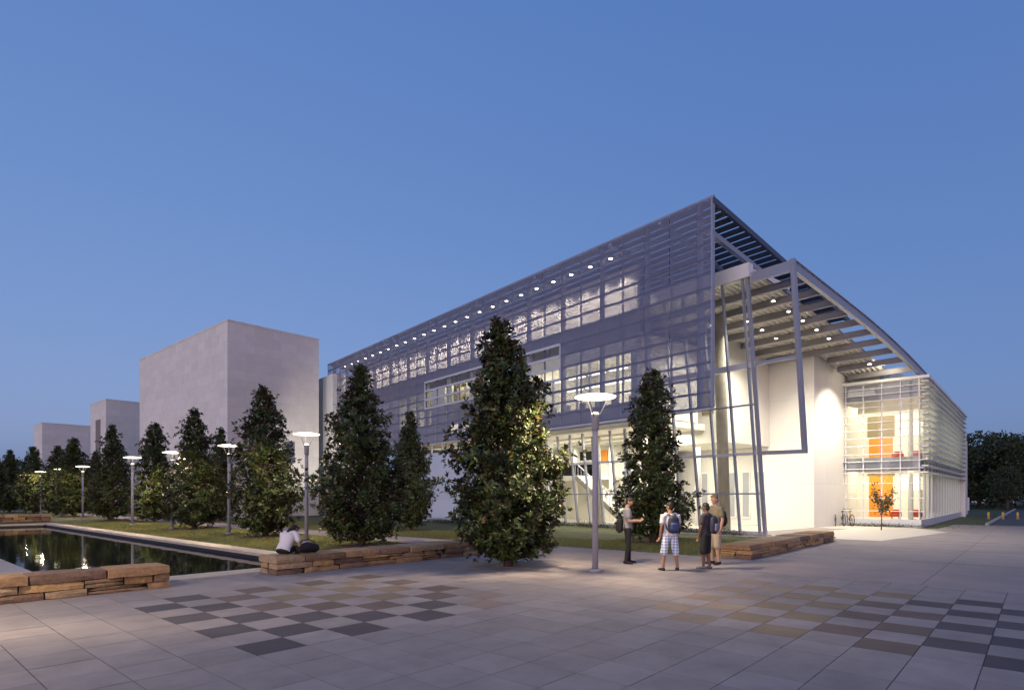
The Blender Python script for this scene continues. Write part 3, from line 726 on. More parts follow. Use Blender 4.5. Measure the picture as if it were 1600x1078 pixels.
pD = [(0,.95),(.1,1.4),(.25,1.6),(.42,1.45),(.55,1.12),(.7,.82),(.82,.54),(.92,.26),(1,.06)]
pE = [(0,.85),(.1,1.25),(.2,1.4),(.35,1.25),(.5,1.08),(.65,.88),(.78,.66),(.88,.42),(.95,.25),(1,.08)]
t1 = magnolia(gp(797,884), 'large bushy magnolia on the paving, tallest in the picture and left of the near lamp', 6.1, pA, 4, mulch=False, dens=1.15, lean=(-.045,0))
t2 = magnolia(gp(563,852), 'dark pointed magnolia behind the seat wall, right of the seated person', 6.35, pB, 9, rz=1.0)
t4 = magnolia(gp(413,838), 'broad magnolia on the lawn directly behind the seated person', 6.45, pC, 15, rz=2.)
t9 = magnolia(gp(1018,846), 'open slender magnolia in front of the lit glass wall behind the students', 6.5, pE, 21, dens=.92, leaf=.15)
t5 = magnolia(gp(305,826), 'round low magnolia between two lamp posts at the middle of the pool lawn', 6.3, pD, 30)
def tcopy(src, loc, label, s, rz, wide=1., mulch=True):
    c = copy_tree(src); c.location = loc; c.rotation_euler = (0,0,rz); c.scale = (s*wide, s*wide, s); c['label'] = label
    if mulch: mulch_ring(loc, 1.1, int(abs(loc.x*10)))
    return c
tcopy(t2, Vector((-5.25,30.8,0)), 'smaller slim magnolia in front of the pale blue panel wall', .95, 2.4, .82)
tcopy(t9, Vector((-24.1,40,0)), 'slim magnolia right of the pool lamp, in front of the tall limestone block', 1.0, .8)
tcopy(t4, Vector((-29.4,43.7,0)), 'pointed dark magnolia in front of the narrow limestone tower', 1.06, 4.2, .9)
tcopy(t5, Vector((-20.9,42.6,0)), 'half hidden magnolia behind the pool lawn row, before the tall limestone block', 1.03, 1.1, .8)
tcopy(t1, Vector((-38.0,51.5,0)), 'magnolia just behind the far pool corner lamp', 1.08, 2.2, 1.05)
tcopy(t4, Vector((-42.5,55.5,0)), 'bushy distant magnolia left of the far pool corner lamp', .98, .4)
tcopy(t2, Vector((-48.3,60,0)), 'distant magnolia in front of the farthest limestone block', 1.04, 3.2, 1.05)
tcopy(t5, Vector((-55.0,65,0)), 'distant magnolia left of the farthest limestone block', 1.05, 2.5, 1.05)
tcopy(t1, Vector((-61.5,69,0)), 'farthest magnolia at the left edge of the picture', 1.1, 5.)
tcopy(t5, Vector((-44.2,63,0)), 'dark magnolia in the rear row below the narrow limestone tower', 1.0, 4.)

# shrubs at the foot of the buildings
def shrub_mesh(seed, h, w, n, leaf=.05):
    r = np.random.default_rng(seed)
    P = r.normal(0,1,(n,3))*np.array([w,w*.5,h*.3]); P[:,2] = np.abs(P[:,2]) + .03
    d = r.normal(0,1,(n,3)); d[:,2] = np.abs(d[:,2]) + .3; d /= np.linalg.norm(d,axis=1)[:,None]
    s = np.cross(d, r.normal(0,1,(n,3))); s /= np.linalg.norm(s,axis=1)[:,None]; ln = leaf*r.uniform(.6,1.5,n)[:,None]
    V = np.stack([P, P+d*ln*.5-s*ln*.25, P+d*ln, P+d*ln*.5+s*ln*.25], 1); i = np.arange(n)[:,None]*4
    tr = np.concatenate([i+np.array([[0,3,2]]), i+np.array([[0,2,1]])],1).reshape(-1,3); tone = np.ones((n,4)); tone[:,:3] = r.uniform(.6,1.4,n)[:,None]
    return V.reshape(-1,3), tr, np.repeat(tone,2,0)
V, tr, tn = shrub_mesh(2, .5, .35, 900)
sh = np_mesh('shrub', V, tr, tn, M['oakleaf'])
tag(sh, 'low clipped shrub in the planting strip at the foot of the hall', 'shrub', 'low shrubs along the foot of the hall')
first = True
for k in range(22):
    s = sh if first else sh.copy()
    if not first: col.objects.link(s)
    first = False
    s.location = bw(-.8 - .95*k, 2.9 + .2*math.sin(k*2.1) if k < 13 else -.5); s.rotation_euler = (0,0,BROT + k*.9 % .6); q = .7 + .35*abs(math.sin(k*1.7)); s.scale = (1.1, 1, q*.8)

# oak and background trees
def broad_tree(loc, label, h, rad, seed, n=9000, leaf=.3, trunk_h=2.6, grp='trees across the street'):
    r = np.random.default_rng(seed); o = tag(empty('broadleaf_tree', loc), label, 'tree', grp)
    nb = 46; cc = []
    for i in range(nb):
        a = r.uniform(0,2*PI); e = r.uniform(-.5,1); rr = rad*r.uniform(.45,.95)*math.sqrt(1-max(e,0)**2*.8)
        cc.append((rr*math.cos(a), rr*math.sin(a), trunk_h + (h-trunk_h)*(.32+.55*e), rad*r.uniform(.16,.34)))
    cc = np.array(cc); ch = r.integers(0,nb,n); u = r.normal(0,1,(n,3)); u /= np.linalg.norm(u,axis=1)[:,None]
    P = cc[ch,:3] + u*cc[ch,3][:,None]*r.uniform(.5,1.08,n)[:,None]
    d = u + r.normal(0,.6,(n,3)); d /= np.linalg.norm(d,axis=1)[:,None]; s = np.cross(d, r.normal(0,1,(n,3))); s /= np.linalg.norm(s,axis=1)[:,None]
    ln = leaf*r.uniform(.6,1.4,n)[:,None]
    V = np.stack([P, P+d*ln*.5-s*ln*.35, P+d*ln, P+d*ln*.5+s*ln*.35],1); i = np.arange(n)[:,None]*4
    tr = np.concatenate([i+np.array([[0,3,2]]), i+np.array([[0,2,1]])],1).reshape(-1,3); tone = np.ones((n,4)); tone[:,:3] = (r.uniform(.6,1.3,nb)[ch]*r.uniform(.7,1.3,n))[:,None]
    np_mesh('crown', V.reshape(-1,3), tr, np.repeat(tone,2,0), M['oakleaf'], o)
    tk = MB(); tk.tube([(0,0,0),(.1,0,trunk_h*.6),(0,.1,trunk_h*1.5)], [h*.035,h*.026,h*.018], 10)
    for i in range(9):
        c = cc[i*5]; tk.tube([(0,0,trunk_h*.8),(c[0]*.5,c[1]*.5,trunk_h+ (c[2]-trunk_h)*.4),(c[0],c[1],c[2])], [h*.014,h*.009,.02], 6)
    tk.build('trunk', M['bark'], o); return o
broad_tree(Vector((66,84,-.3)), 'large dark spreading oak beside the road, right of the glass wing', 10.6, 7.4, 3, 20000, .4, 1.5)
broad_tree(Vector((81,93,-.3)), 'dark oak at the right edge of the picture', 11, 7.8, 5, 18000, .42, 1.7)
broad_tree(Vector((75,106,-.3)), 'farther dark tree filling the gap between the two oaks', 11, 8.5, 8, 15000, .45, 1.4)
broad_tree(Vector((92,112,-.3)), 'broad dark tree behind the oak at the right edge', 11.5, 9, 9, 14000, .45, 1.4)
broad_tree(Vector((84,128,-.3)), 'farthest dark round tree beyond the road, behind the oaks', 12, 11, 10, 14000, .5, 1.2)
broad_tree(Vector((60,72,-.1)), 'small bright leafed tree beside the rear corner of the glass wing', 5.6, 1.7, 12, 2500, .2, 1.6)
broad_tree(Vector((-100,108,-.3)), 'low dark tree far away beyond the pool at the left edge', 9, 8, 14, 9000, .35, grp='trees beyond the pool')
broad_tree(Vector((-86,100,-.3)), 'low dark tree far beyond the pool under the farthest limestone block', 7.5, 6, 17, 9000, .35, grp='trees beyond the pool')
# sapling in front of the wing
sp_ = tag(empty('sapling', gp(1377,828)), 'thin young tree with sparse leaves in front of the glass wing', 'tree')
r = np.random.default_rng(5); tk = MB(); tips = []
tk.tube([(0,0,0),(.03,0,.9),(-.02,.02,1.6)], [.03,.024,.014], 6)
for i in range(9):
    a = i*2.4; tip = Vector((.55*math.cos(a)*r.uniform(.5,1.1), .55*math.sin(a)*r.uniform(.5,1.1), r.uniform(1.35,2.5))); tk.tube([(0,0,.7+.08*i), tip*.55+Vector((0,0,.45)), tip], [.013,.009,.004], 5); tips.append(tip)
tk.build('trunk', M['bark'], sp_)
P = np.array([np.array(tips[i % 9])*q for i, q in enumerate(r.uniform(.65,1.05,420))]) + r.normal(0,.12,(420,3))
d = r.normal(0,1,(420,3)); d /= np.linalg.norm(d,axis=1)[:,None]; s = np.cross(d, r.normal(0,1,(420,3))); s /= np.linalg.norm(s,axis=1)[:,None]; ln = .17
V = np.stack([P,P+d*ln*.5-s*ln*.2,P+d*ln,P+d*ln*.5+s*ln*.2],1); i = np.arange(420)[:,None]*4
tr = np.concatenate([i+np.array([[0,3,2]]), i+np.array([[0,2,1]])],1).reshape(-1,3); tn = np.ones((840,4))*1.5
np_mesh('crown', V.reshape(-1,3), tr, tn, M['oakleaf'], sp_)
# planting strip by the wing
plsheet('planting_strip', [(26.5,54,2.6,7.5)], -.001, M['grass']) if False else None
w0 = wc
mb = MB()
def wl(x, y, z): v = w0 + pl(x,y); return (v.x, v.y, z)
mb.quad(wl(-.9,-.9,.0), wl(30,-1.6,.0), wl(30,-.07,.0), wl(-.07,-.07,.0)); mb.quad(wl(-.9,-.9,.0), wl(-.07,-.07,.0), wl(-.07,4.3,.0), wl(-.9,4.3,.0))
tag(mb.build('planting_strip', M['grass']), kind='structure')
V, tr, tn = shrub_mesh(8, .35, 1.5, 2600, .06)
gc = np_mesh('ground_cover', V*np.array([1,.5,.7]), tr, tn, M['oakleaf']); gc.location = w0 + pl(-.45,1.9); gc.rotation_euler = (0,0,PLROT+PI/2)
tag(gc, 'low green ground cover along the front foot of the glass wing', 'ground cover', kind='stuff')

# ================================================================== STREET ON THE RIGHT
mb = MB()
r0 = wc + pl(4,-3.0); 
def rq(pts, z): return [(p.x, p.y, z) for p in pts]
mb.quad(*rq([wc+pl(6,-2.6), wc+pl(6,-40), wc+pl(120,-40), wc+pl(120,-2.6)], -.002)); tag(mb.build('street', M['asphalt']), kind='structure')
mb = MB()
for p0, p1 in (((6.0,-2.6),(60,-2.6)),):
    A_, B_ = wc+pl(*p0), wc+pl(*p1); mb.bar((A_.x,A_.y,.04),(B_.x,B_.y,.04),.16,.14)
tag(mb.build('kerb', M['kerb']), kind='structure')
def bollard(loc, label):
    o = tag(empty('bollard', loc), label, 'bollard', 'yellow bollards across the street')
    MB().lathe([(.075,0),(.075,.46),(.06,.51),(.03,.53)], 16).build('post', M['yellow'], o); MB().lathe([(.12,0),(.12,.03),(.077,.032)], 16).build('base', M['kerb'], o)
for px, lb in ((1544.5,'leftmost yellow bollard across the street entrance'),(1567,'middle yellow bollard of the three in the street'),(1590,'rightmost yellow bollard near the picture edge')):
    bollard(gp(px, 810.5), lb)
sg = tag(empty('notice_sign', Vector((43.5,57,0)), .5), 'white notice board on two posts beyond the glass wing', 'sign')
MB().box(-.7,.7,-.03,.03,.35,1.6).build('board', M['signw'], sg)
for s in (-.6,.6): MB().box(s-.04,s+.04,.03,.09,0,1.6).build('post', M['steel'], sg)
far = tag(empty('distant_building', Vector((118,150,0)), -.6), 'pale low building far down the street behind the oaks', 'building')
MB().box(-14,14,-5,5,0,4).build('wall', M['white'], far); MB().box(-14.4,14.4,-5.4,5.4,4,4.4).build('roof', M['kerb'], far)
for k in range(6): MB().box(-12+4*k,-10.2+4*k,-5.05,-5,1,2.8).build('window', M['winlit'], far)
def car(loc, rz, c, label):
    o = tag(empty('parked_car', loc, rz), label, 'car', 'cars parked far down the street')
    prof = [(-2.2,.35),(-2.2,.8),(-1.5,.95),(-.9,1.42),(.6,1.45),(1.25,.98),(2.1,.82),(2.2,.4)]
    vs = [(x,y,z) for y in (-.85,.85) for x,z in prof]; n = len(prof)
    MB().add(vs, [tuple(range(n)), tuple(range(2*n-1,n-1,-1))] + [(i,n+i,n+(i+1)%n,(i+1)%n) for i in range(n)]).build('body', mat('car paint', c, .3, .2), o, bevel=.06)
    for x in (-1.4,1.4):
        for y in (-.82,.82): MB().tube([(x,y-.1,.32),(x,y+.1,.32)], .32, 16).build('wheel', M['rubber'], o)
    MB().box(-1.2,.9,-.87,.87,1.0,1.3).build('window', mat('car glass', (.03,.03,.04), .1), o)
car(Vector((84,102,0)), .9, (.6,.6,.62), 'silver car parked far down the street')
car(Vector((90,105,0)), .9, (.35,.36,.4), 'grey car parked far down the street near the picture edge')

# bicycles at the return wall
def bicycle(loc, rz, label, c):
    o = tag(empty('bicycle', loc, rz), label, 'bicycle', 'bicycles parked by the white wall')
    fr = mat('bicycle paint', c, .4, .3)
    for x in (-.52,.52):
        n = 24; t = MB(); ring = [Vector((x+.33*math.cos(2*PI*k/n),0,.34+.33*math.sin(2*PI*k/n))) for k in range(n+1)]
        t.tube(ring, .02, 6, cap=False, ref=(0,1,0))
        for k in range(0,n,3): t.bar((x,0,.34), ring[k], .006)
        t.build('wheel', M['rubber'], o)
    t = MB()
    for p, q in (((-.52,0,.34),(-.08,0,.32)),((-.08,0,.32),(-.22,0,.82)),((-.22,0,.8),(.34,0,.84)),((-.08,0,.32),(.36,0,.78)),((.52,0,.34),(.32,0,.98)),((-.52,0,.34),(-.2,0,.76))): t.tube([p,q],.016,8)
    t.build('frame', fr, o); MB().tube([(.28,-.28,.98),(.34,0,1.0),(.28,.28,.98)], .014, 8).build('handlebar', M['rubber'], o); MB().ell((-.24,0,.86),(.14,.07,.03)).build('saddle', M['rubber'], o)
for k, (px, c, lb) in enumerate(((1292,(.03,.03,.04),'black bicycle leaning in the rack, nearest the wall corner'),(1303,(.05,.05,.06),'dark bicycle second from the wall corner'),(1315,(.04,.04,.05),'dark bicycle in the rack closest to the glass wing'),(1326,(.25,.06,.02),'reddish bicycle against the glass wing plinth'))):
    bicycle(gp(px, 821), 1.1 + .1*k, lb, c)

# ================================================================== PEOPLE
skinm = {'light': mat('light skin', (.42,.25,.17), .55), 'tan': mat('tan skin', (.30,.165,.10), .55), 'dark': mat('brown skin', (.15,.08,.05), .55)}
def remesh(mb, name, m, parent, vox=.012, smooth=4):
    o = mb.build(name+'_raw', m); rm = o.modifiers.new('r', 'REMESH'); rm.mode = 'VOXEL'; rm.voxel_size = vox
    if smooth: s = o.modifiers.new('s', 'SMOOTH'); s.iterations = smooth; s.factor = .5
    dg = bpy.context.evaluated_depsgraph_get(); me = bpy.data.meshes.new_from_object(o.evaluated_get(dg)); me.name = name
    bpy.data.objects.remove(o); me.polygons.foreach_set('use_smooth', [True]*len(me.polygons))
    if not me.materials: me.materials.append(m)
    n = bpy.data.objects.new(name, me); col.objects.link(n); n.parent = parent; return n
def capsule(mb, pts, rad, n=14):
    mb.tube(pts, rad, n)
    for p, r_ in ((pts[0], rad[0]), (pts[-1], rad[-1])):
        r_ = max(r_) if isinstance(r_, tuple) else r_
        mb.ell(p, (r_,r_,r_), 12, 8)
def person(loc, rz, label, J, skin, hair, shirt, bottom, shoes, hgt=1.75, shorts=True, hairlen='short', female=False, seated=False):
    """J: joints in local metres, x right, y forward, z up"""
    o = tag(empty('person', loc, rz), label, 'person'); s = hgt/1.75; o.scale = (s,s,s)
    V = lambda k: Vector(J[k])
    pel, che, nk, hd = V('pelvis'), V('chest'), V('neck'), V('head')
    up = (hd - nk).normalized(); fw = Vector(J.get('look', (0,1,0))).normalized(); rt = fw.cross(Vector((0,0,1))).normalized()
    body = MB()
    w = .94 if female else 1.
    body.tube([pel-(che-pel)*.12, pel, pel.lerp(che,.45), che, che.lerp(nk,.6), nk], [(.13,.095),(.165*w,.11),(.14*w,.095),(.17*w,.11),(.13*w,.085),(.058,.055)], 18, ref=J.get('hipdir',(1,0,0)))
    capsule(body, [nk-up*.02, hd-up*.05], [.058,.052])
    rot = Matrix((rt, fw, Vector((0,0,1)))).transposed()
    body.ell(hd+up*.02, (.074,.092,.112), 18, 14, rot); body.ell(hd+fw*.025-up*.055, (.055,.062,.06), 14, 10, rot)
    body.ell(hd+fw*.098-up*.012, (.013,.02,.024), 8, 6, rot); body.ell(hd+fw*.085+up*.03, (.05,.014,.01), 8, 6, rot)
    body.ell(hd+fw*.086-up*.058, (.024,.01,.012), 8, 6, rot)
    for sd in (-1,1): body.ell(hd+rt*(sd*.076)-fw*.01, (.012,.026,.034), 8, 6, rot)
    for sd, k in ((-1,'l'),(1,'r')):
        sh, el, wr, ha = V(k+'sh'), V(k+'el'), V(k+'wr'), V(k+'ha')
        capsule(body, [sh-up*.012, sh.lerp(el,.5), el], [.05,.047,.039]); capsule(body, [el, el.lerp(wr,.35), wr], [.039,.041,.027])
        d = (ha-wr).normalized(); side = d.cross(Vector(J.get(k+'palm',(sd,0,0)))).normalized(); nr = side.cross(d)
        body.tube([wr, wr+d*.03, wr+d*.085, wr+d*.095], [(.026,.018),(.038,.016),(.043,.014),(.036,.011)], 12, ref=tuple(side))
        for q, (of, L) in enumerate(((-.030,.068),(-.011,.078),(.010,.074),(.030,.058))):
            p0 = wr+d*.085+side*of; p1 = p0+d*L*.55-nr*.008; p2 = p1+d*L*.4-nr*.028
            capsule(body, [p0,p1,p2], [.0095,.009,.0078], 8)
        p0 = wr+d*.028-side*.034; capsule(body, [p0, p0+d*.03-side*.02, p0+d*.062-side*.022-nr*.012], [.0115,.0105,.009], 8)
        hp, kn, an = V(k+'hp'), V(k+'kn'), V(k+'an')
        capsule(body, [hp, hp.lerp(kn,.45), kn], [.088,.075,.054]); capsule(body, [kn, kn.lerp(an,.32), an], [.053,.056,.036])
        toe = Vector(J.get(k+'toe', (0,1,0))).normalized()
        body.tube([an, an-Vector((0,0,.045))+toe*.04, an-Vector((0,0,.055))+toe*.13], [.036,(.038,.03),(.034,.02)], 10)
    remesh(body, 'body', skinm[skin], o, .0085, 3)
    # clothing
    t = MB()
    t.tube([pel-(che-pel)*.16, pel, pel.lerp(che,.5), che, che.lerp(nk,.62), nk-up*.012], [(.178*w,.125),(.178*w,.124),(.165*w,.114),(.186*w,.127),(.15*w,.1),(.07,.066)], 20, ref=J.get('hipdir',(1,0,0)))
    for k in 'lr':
        sh, el = V(k+'sh'), V(k+'el'); capsule(t, [sh.lerp(nk,.35)-up*.02, sh-up*.004, sh.lerp(el,.62)], [.075,.083,.072])
    remesh(t, 'shirt', shirt, o, .012, 5)
    t = MB(); end = .92 if shorts else 1.
    t.tube([pel+(che-pel)*.1, pel, pel-(che-pel)*.3], [(.168*w,.118),(.176*w,.125),(.16*w,.115)], 18, ref=J.get('hipdir',(1,0,0)))
    for k in 'lr':
        hp, kn, an = V(k+'hp'), V(k+'kn'), V(k+'an')
        if shorts: capsule(t, [hp, hp.lerp(kn,.5), kn.lerp(an,.06)], [.102,.098,.092])
        else: capsule(t, [hp, hp.lerp(kn,.5), kn], [.1,.086,.068]); capsule(t, [kn, kn.lerp(an,.4), an-Vector((0,0,.02))], [.068,.064,.055])
    remesh(t, 'shorts' if shorts else 'trousers', bottom, o, .012, 4)
    for k in 'lr':
        an = V(k+'an'); toe = Vector(J.get(k+'toe', (0,1,0))).normalized(); z0 = an.z - .085
        t = MB(); g0 = Vector((an.x,an.y,z0)); sd = toe.cross(Vector((0,0,1)))
        t.tube([g0-toe*.07+Vector((0,0,.035)), g0-toe*.02+Vector((0,0,.05)), g0+toe*.08+Vector((0,0,.038)), g0+toe*.17+Vector((0,0,.026)), g0+toe*.195+Vector((0,0,.022))], [(.03,.03),(.042,.048),(.046,.036),(.04,.024),(.02,.014)], 12, ref=tuple(sd))
        remesh(t, 'shoe', shoes, o, .008, 3)
    t = MB(); hm = hair
    t.ell(hd+up*.045-fw*.014, (.084,.098,.096), 18, 12, rot)
    if hairlen == 'long': t.tube([hd-fw*.05+up*.03, hd-fw*.085-up*.08, hd-fw*.075-up*.22], [(.075,.05),(.07,.045),(.035,.025)], 12, ref=tuple(rt))
    for k in range(10): t.ell(hd+up*(.09+.03*math.sin(k*1.3))-fw*(.012+.05*math.sin(k*2.1))+rt*(.05*math.cos(k*2.4)), (.03,.035,.03), 8, 6)
    t.ell(hd-fw*.055-up*.01, (.07,.05,.07), 12, 8, rot)
    h = remesh(t, 'hair', hm, o, .009, 1)
    # clear the face: push hair verts off the front lower half
    for v in h.data.vertices:
        rel = v.co - hd
        if rel.dot(fw) > .03 and rel.dot(up) < .065: v.co = v.co - fw*(rel.dot(fw)-.03)*.9
    for sd in (-1,1): MB().ell(hd+fw*.088+rt*(sd*.031)+up*.012, (.011,.008,.007), 8, 6, rot).build('eye', M['black'], o)
    return o
def standing(bend=0.):
    return dict(pelvis=(0,0,.95), chest=(0,-.01,1.28), neck=(0,-.02,1.49), head=(0,.01,1.63), lhp=(-.095,0,.9), rhp=(.095,0,.9), lkn=(-.11,.015,.49), rkn=(.11,.015,.49), lan=(-.12,-.02,.085), ran=(.12,-.02,.085),
        lsh=(-.185,-.015,1.42), rsh=(.185,-.015,1.42), lel=(-.24,-.04,1.13), rel=(.24,-.04,1.13), lwr=(-.25,.03,.88), rwr=(.25,.03,.88), lha=(-.25,.06,.79), rha=(.25,.06,.79), lpalm=(1,0,0), rpalm=(-1,0,0), ltoe=(-.25,1,0), rtoe=(.25,1,0))
def faceang(dx, dy): return math.atan2(dy, dx) - PI/2           # local +y -> (dx,dy)
hd_ = mat('dark brown hair', (.018,.011,.008), .6); hb_ = mat('black hair', (.008,.007,.007), .55); hl_ = mat('light brown hair', (.16,.1,.045), .6)
greyshirt = mat('grey cotton shirt', (.26,.25,.27), .85, var=.08, vscale=9, bump=.3, bscale=14); whitet = mat('white cotton shirt', (.62,.60,.62), .85, var=.05, vscale=9, bump=.3, bscale=14)
dgrey = mat('charcoal cotton shirt', (.055,.048,.055), .9, bump=.3, bscale=14); khaki = mat('khaki cotton shirt', (.17,.15,.10), .85, bump=.3, bscale=14); tan_ = mat('tan shorts cotton', (.38,.32,.25), .85, bump=.3, bscale=14)
def plaid():
    m = mat('blue plaid cotton', (.3,.4,.6), .85); n, l = nt(m); b = n['Principled BSDF']; tc = n.new('ShaderNodeTexCoord'); prev = None
    for i, d in enumerate('XZ'):
        w = n.new('ShaderNodeTexWave'); w.bands_direction = d; w.inputs['Scale'].default_value = 4.2; l.new(tc.outputs['Object'], w.inputs['Vector'])
        rp = n.new('ShaderNodeValToRGB'); rp.color_ramp.elements[0].position = .42; rp.color_ramp.elements[0].color = (.18,.27,.5,1); rp.color_ramp.elements[1].position = .58; rp.color_ramp.elements[1].color = (.78,.8,.84,1)
        l.new(w.outputs['Fac'], rp.inputs[0])
        if prev is None: prev = rp.outputs[0]
        else:
            mx = n.new('ShaderNodeMix'); mx.data_type = 'RGBA'; mx.inputs[0].default_value = .5; l.new(prev, mx.inputs[6]); l.new(rp.outputs[0], mx.inputs[7]); l.new(mx.outputs[2], b.inputs['Base Color'])
    return m
# 1: profile facing right, forearms raised
J = standing(); J.update(lel=(-.24,.02,1.13), rel=(.23,.02,1.13), lwr=(-.15,.26,1.14), rwr=(.12,.27,1.13), lha=(-.09,.36,1.17), rha=(.05,.37,1.16), lan=(-.1,.03,.085), ran=(.11,-.05,.085), head=(0,.04,1.62), look=(.1,1,-.12), lpalm=(.4,0,-1), rpalm=(-.4,0,-1))
person(gp(981,880), faceang(1,-.18), 'man in a grey shirt and black trousers gesturing with both hands, facing right', J, 'light', hd_, greyshirt, M['black'], M['black'], 1.74, shorts=False)
# 2: seen from behind
J = standing(); J.update(lan=(-.2,-.02,.085), ran=(.19,-.02,.085), lkn=(-.16,.01,.49), rkn=(.15,.01,.49), lha=(-.28,.06,.79), rel=(.26,.02,1.14), rwr=(.2,.18,1.0), rha=(.15,.26,1.02), look=(-.55,1,-.1))
person(gp(1047,891), faceang(-.12,1), 'student in a white shirt and blue plaid shorts seen from behind', J, 'tan', hb_, whitet, plaid(), M['black'], 1.62)
# 3: back three quarter, facing left and away
J = standing(); J.update(lan=(-.08,.03,.085), ran=(.09,-.06,.085), look=(-.2,1,-.05), lel=(-.22,.02,1.13), lwr=(-.2,.1,.89), lha=(-.19,.13,.8))
person(gp(1103,888.5), faceang(-.75,.75), 'student in a charcoal shirt and black shorts turned toward the others', J, 'dark', hb_, dgrey, M['black'], mat('black and white shoe', (.12,.12,.13), .6), 1.6)
# 4: facing left, behind
J = standing(); J.update(rel=(.27,-.05,1.14), rwr=(.27,.16,1.16), rha=(.22,.25,1.2), look=(-.1,1,-.08))
person(gp(1117,881), faceang(-.95,-.35), 'tall student in khaki shirt and tan shorts standing behind the others, facing left', J, 'light', hl_, khaki, tan_, M['black'], 1.80)
# 5: seated on the wall
J = dict(pelvis=(0,0,.12), chest=(.03,.17,.40), neck=(.05,.30,.53), head=(.07,.40,.58), lhp=(-.1,.05,.1), rhp=(.1,.05,.1), lkn=(-.12,.46,.12), rkn=(.12,.46,.12), lan=(-.12,.5,-.30), ran=(.12,.52,-.30), lsh=(-.14,.25,.47), rsh=(.21,.23,.48),
    lel=(-.2,.3,.22), rel=(.3,.2,.24), lwr=(-.12,.34,.2), rwr=(.3,.2,.08), lha=(-.06,.42,.18), rha=(.33,.26,.03), lpalm=(1,0,0), rpalm=(-1,0,0), look=(.1,1,-.5), ltoe=(0,1,0), rtoe=(0,1,0))
sp0 = pl(6.42+.42, 12.75+.5, .42)
person(sp0, faceang(.12, 1), 'person in a white shirt sitting on the stone wall with back to the plaza', J, 'tan', hd_, whitet, M['black'], M['black'], 1.7, shorts=False, hairlen='long')

def backpack(loc, rz, label, m, acc, s=1., tilt=.0):
    o = tag(empty('backpack', loc, rz), label, 'backpack'); o.scale = (s,s,s); o.rotation_euler = (tilt,0,rz)
    t = MB(); t.tube([(0,0,-.22),(0,-.01,-.18),(0,-.02,0),(0,-.01,.15),(0,0,.22)], [(.11,.06),(.15,.09),(.155,.1),(.13,.085),(.06,.04)], 18); remesh(t, 'pack_body', m, o, .012, 4)
    t = MB(); t.tube([(0,-.09,-.17),(0,-.1,-.12),(0,-.1,.0),(0,-.085,.05)], [(.09,.025),(.115,.045),(.11,.045),(.07,.02)], 14); remesh(t, 'front_pocket', acc, o, .01, 3)
    for k in (-1,1): MB().tube([(k*.09,.05,-.19),(k*.14,.11,-.1),(k*.14,.17,.08),(k*.11,.17,.2),(k*.08,.09,.26),(k*.06,.02,.2)], [(.022,.009)]*6, 8, ref=(1,0,0)).build('strap', m, o)
    MB().tube([(-.03,.03,.215),(-.02,.03,.25),(.02,.03,.25),(.03,.03,.215)], .009, 6).build('grab_loop', m, o)
navy = mat('navy nylon', (.02,.025,.05), .6, bump=.2); blue_ = mat('blue nylon', (.035,.06,.17), .5, bump=.2); greyn = mat('grey striped nylon', (.2,.2,.25), .6)
def onback(px, py, rz, s, up=1.16, back=.215):
    p = gp(px, py); f_ = Vector((math.cos(rz+PI/2), math.sin(rz+PI/2), 0)); return p - f_*back*s + Vector((0,0,up*s))
rz = faceang(-.12,1); backpack(onback(1047,891,rz,.93,1.2), rz, 'navy and blue backpack worn by the student in plaid shorts', navy, blue_, .93)
rz = faceang(-.75,.75); backpack(onback(1103,888.5,rz,.92,1.18), rz, 'dark backpack with pale grey pocket worn by the student in black shorts', navy, greyn, .95)
rz = faceang(-.95,-.35); backpack(onback(1117,881,rz,1.,1.2), rz, 'dark olive backpack on the tall student in khaki', M['black'], mat('olive nylon', (.05,.045,.03), .7), .95)
rz = faceang(1,-.18); backpack(onback(981,880,rz,1.,1.0,.2), rz, 'black satchel hanging behind the man in the grey shirt', M['black'], M['black'], .85)
bg = pl(6.42+.98, 12.75+.42, .42)
bag = tag(empty('shoulder_bag', bg, PLROT), 'black shoulder bag lying on the stone wall beside the seated person', 'bag')
t = MB(); t.tube([(-.3,0,.09),(-.26,0,.1),(0,0,.13),(.24,0,.1),(.3,0,.08)], [(.05,.06),(.12,.1),(.15,.13),(.13,.1),(.05,.05)], 14, ref=(0,1,0)); remesh(t, 'bag_body', M['black'], bag, .014, 4)
MB().tube([(-.22,.02,.16),(-.15,.02,.28),(.05,.02,.32),(.18,.02,.26),(.22,.02,.15)], .014, 8).build('handle', M['black'], bag)

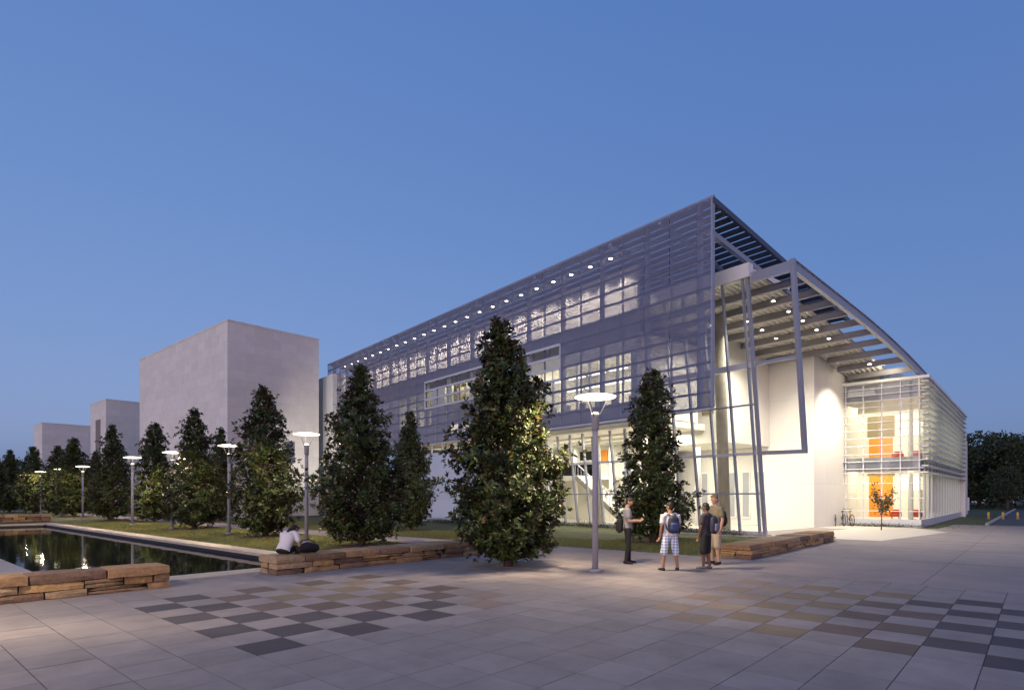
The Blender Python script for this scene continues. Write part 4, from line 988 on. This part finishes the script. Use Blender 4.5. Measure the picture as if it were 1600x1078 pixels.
# ================================================================== WORLD, SUN, CAMERA
w = bpy.data.worlds.new('World'); sc.world = w; w.use_nodes = True; n, l = w.node_tree.nodes, w.node_tree.links
sky = n.new('ShaderNodeTexSky'); sky.sky_type = 'NISHITA'; sky.sun_disc = False
SUN_EL, SUN_AZ = math.radians(6), math.radians(145)
sky.sun_elevation = SUN_EL; sky.sun_rotation = SUN_AZ; sky.altitude = 0; sky.air_density = 1.0; sky.dust_density = 3.0; sky.ozone_density = 1.0
# twilight response: the deep even blue of the photographed dusk sky
sep = n.new('ShaderNodeSeparateColor'); cmb = n.new('ShaderNodeCombineColor'); l.new(sky.outputs[0], sep.inputs[0])
for i, (g_, k_) in enumerate(((.635,.584),(.424,.563),(.25,.835))):
    m0 = n.new('ShaderNodeMath'); m0.operation = 'MULTIPLY'; m0.inputs[1].default_value = .1
    m1 = n.new('ShaderNodeMath'); m1.operation = 'POWER'; m1.inputs[1].default_value = g_
    m2 = n.new('ShaderNodeMath'); m2.operation = 'MULTIPLY'; m2.inputs[1].default_value = k_*10
    l.new(sep.outputs[i], m0.inputs[0]); l.new(m0.outputs[0], m1.inputs[0]); l.new(m1.outputs[0], m2.inputs[0]); l.new(m2.outputs[0], cmb.inputs[i])
l.new(cmb.outputs[0], n['Background'].inputs['Color']); n['Background'].inputs['Strength'].default_value = .1
sd = bpy.data.lights.new('sun', 'SUN'); sd.energy = 1.7; sd.angle = math.radians(40); sd.color = (1,.77,.76)
so = bpy.data.objects.new('sun', sd); col.objects.link(so)
dv = Vector((-math.sin(SUN_AZ)*math.cos(.08), math.cos(SUN_AZ)*math.cos(.08), math.sin(.08))); so.rotation_euler = (-dv).to_track_quat('-Z','Y').to_euler()

cd = bpy.data.cameras.new('camera'); cam = bpy.data.objects.new('camera', cd); col.objects.link(cam); sc.camera = cam
cam.location = (0,0,CH); cam.rotation_euler = (PI/2,0,0); cd.sensor_width = 36; cd.lens = F/1600*36; cd.shift_y = (HY-539)/1600; cd.clip_end = 4000; cd.clip_start = .1
sc.view_settings.view_transform = 'Standard'; sc.view_settings.look = 'None'; sc.view_settings.exposure = 0; sc.view_settings.gamma = 1
sc.cycles.use_denoising = True; sc.cycles.use_adaptive_sampling = False; sc.cycles.max_bounces = 7; sc.cycles.diffuse_bounces = 3; sc.cycles.transparent_max_bounces = 24; sc.cycles.sample_clamp_indirect = 4
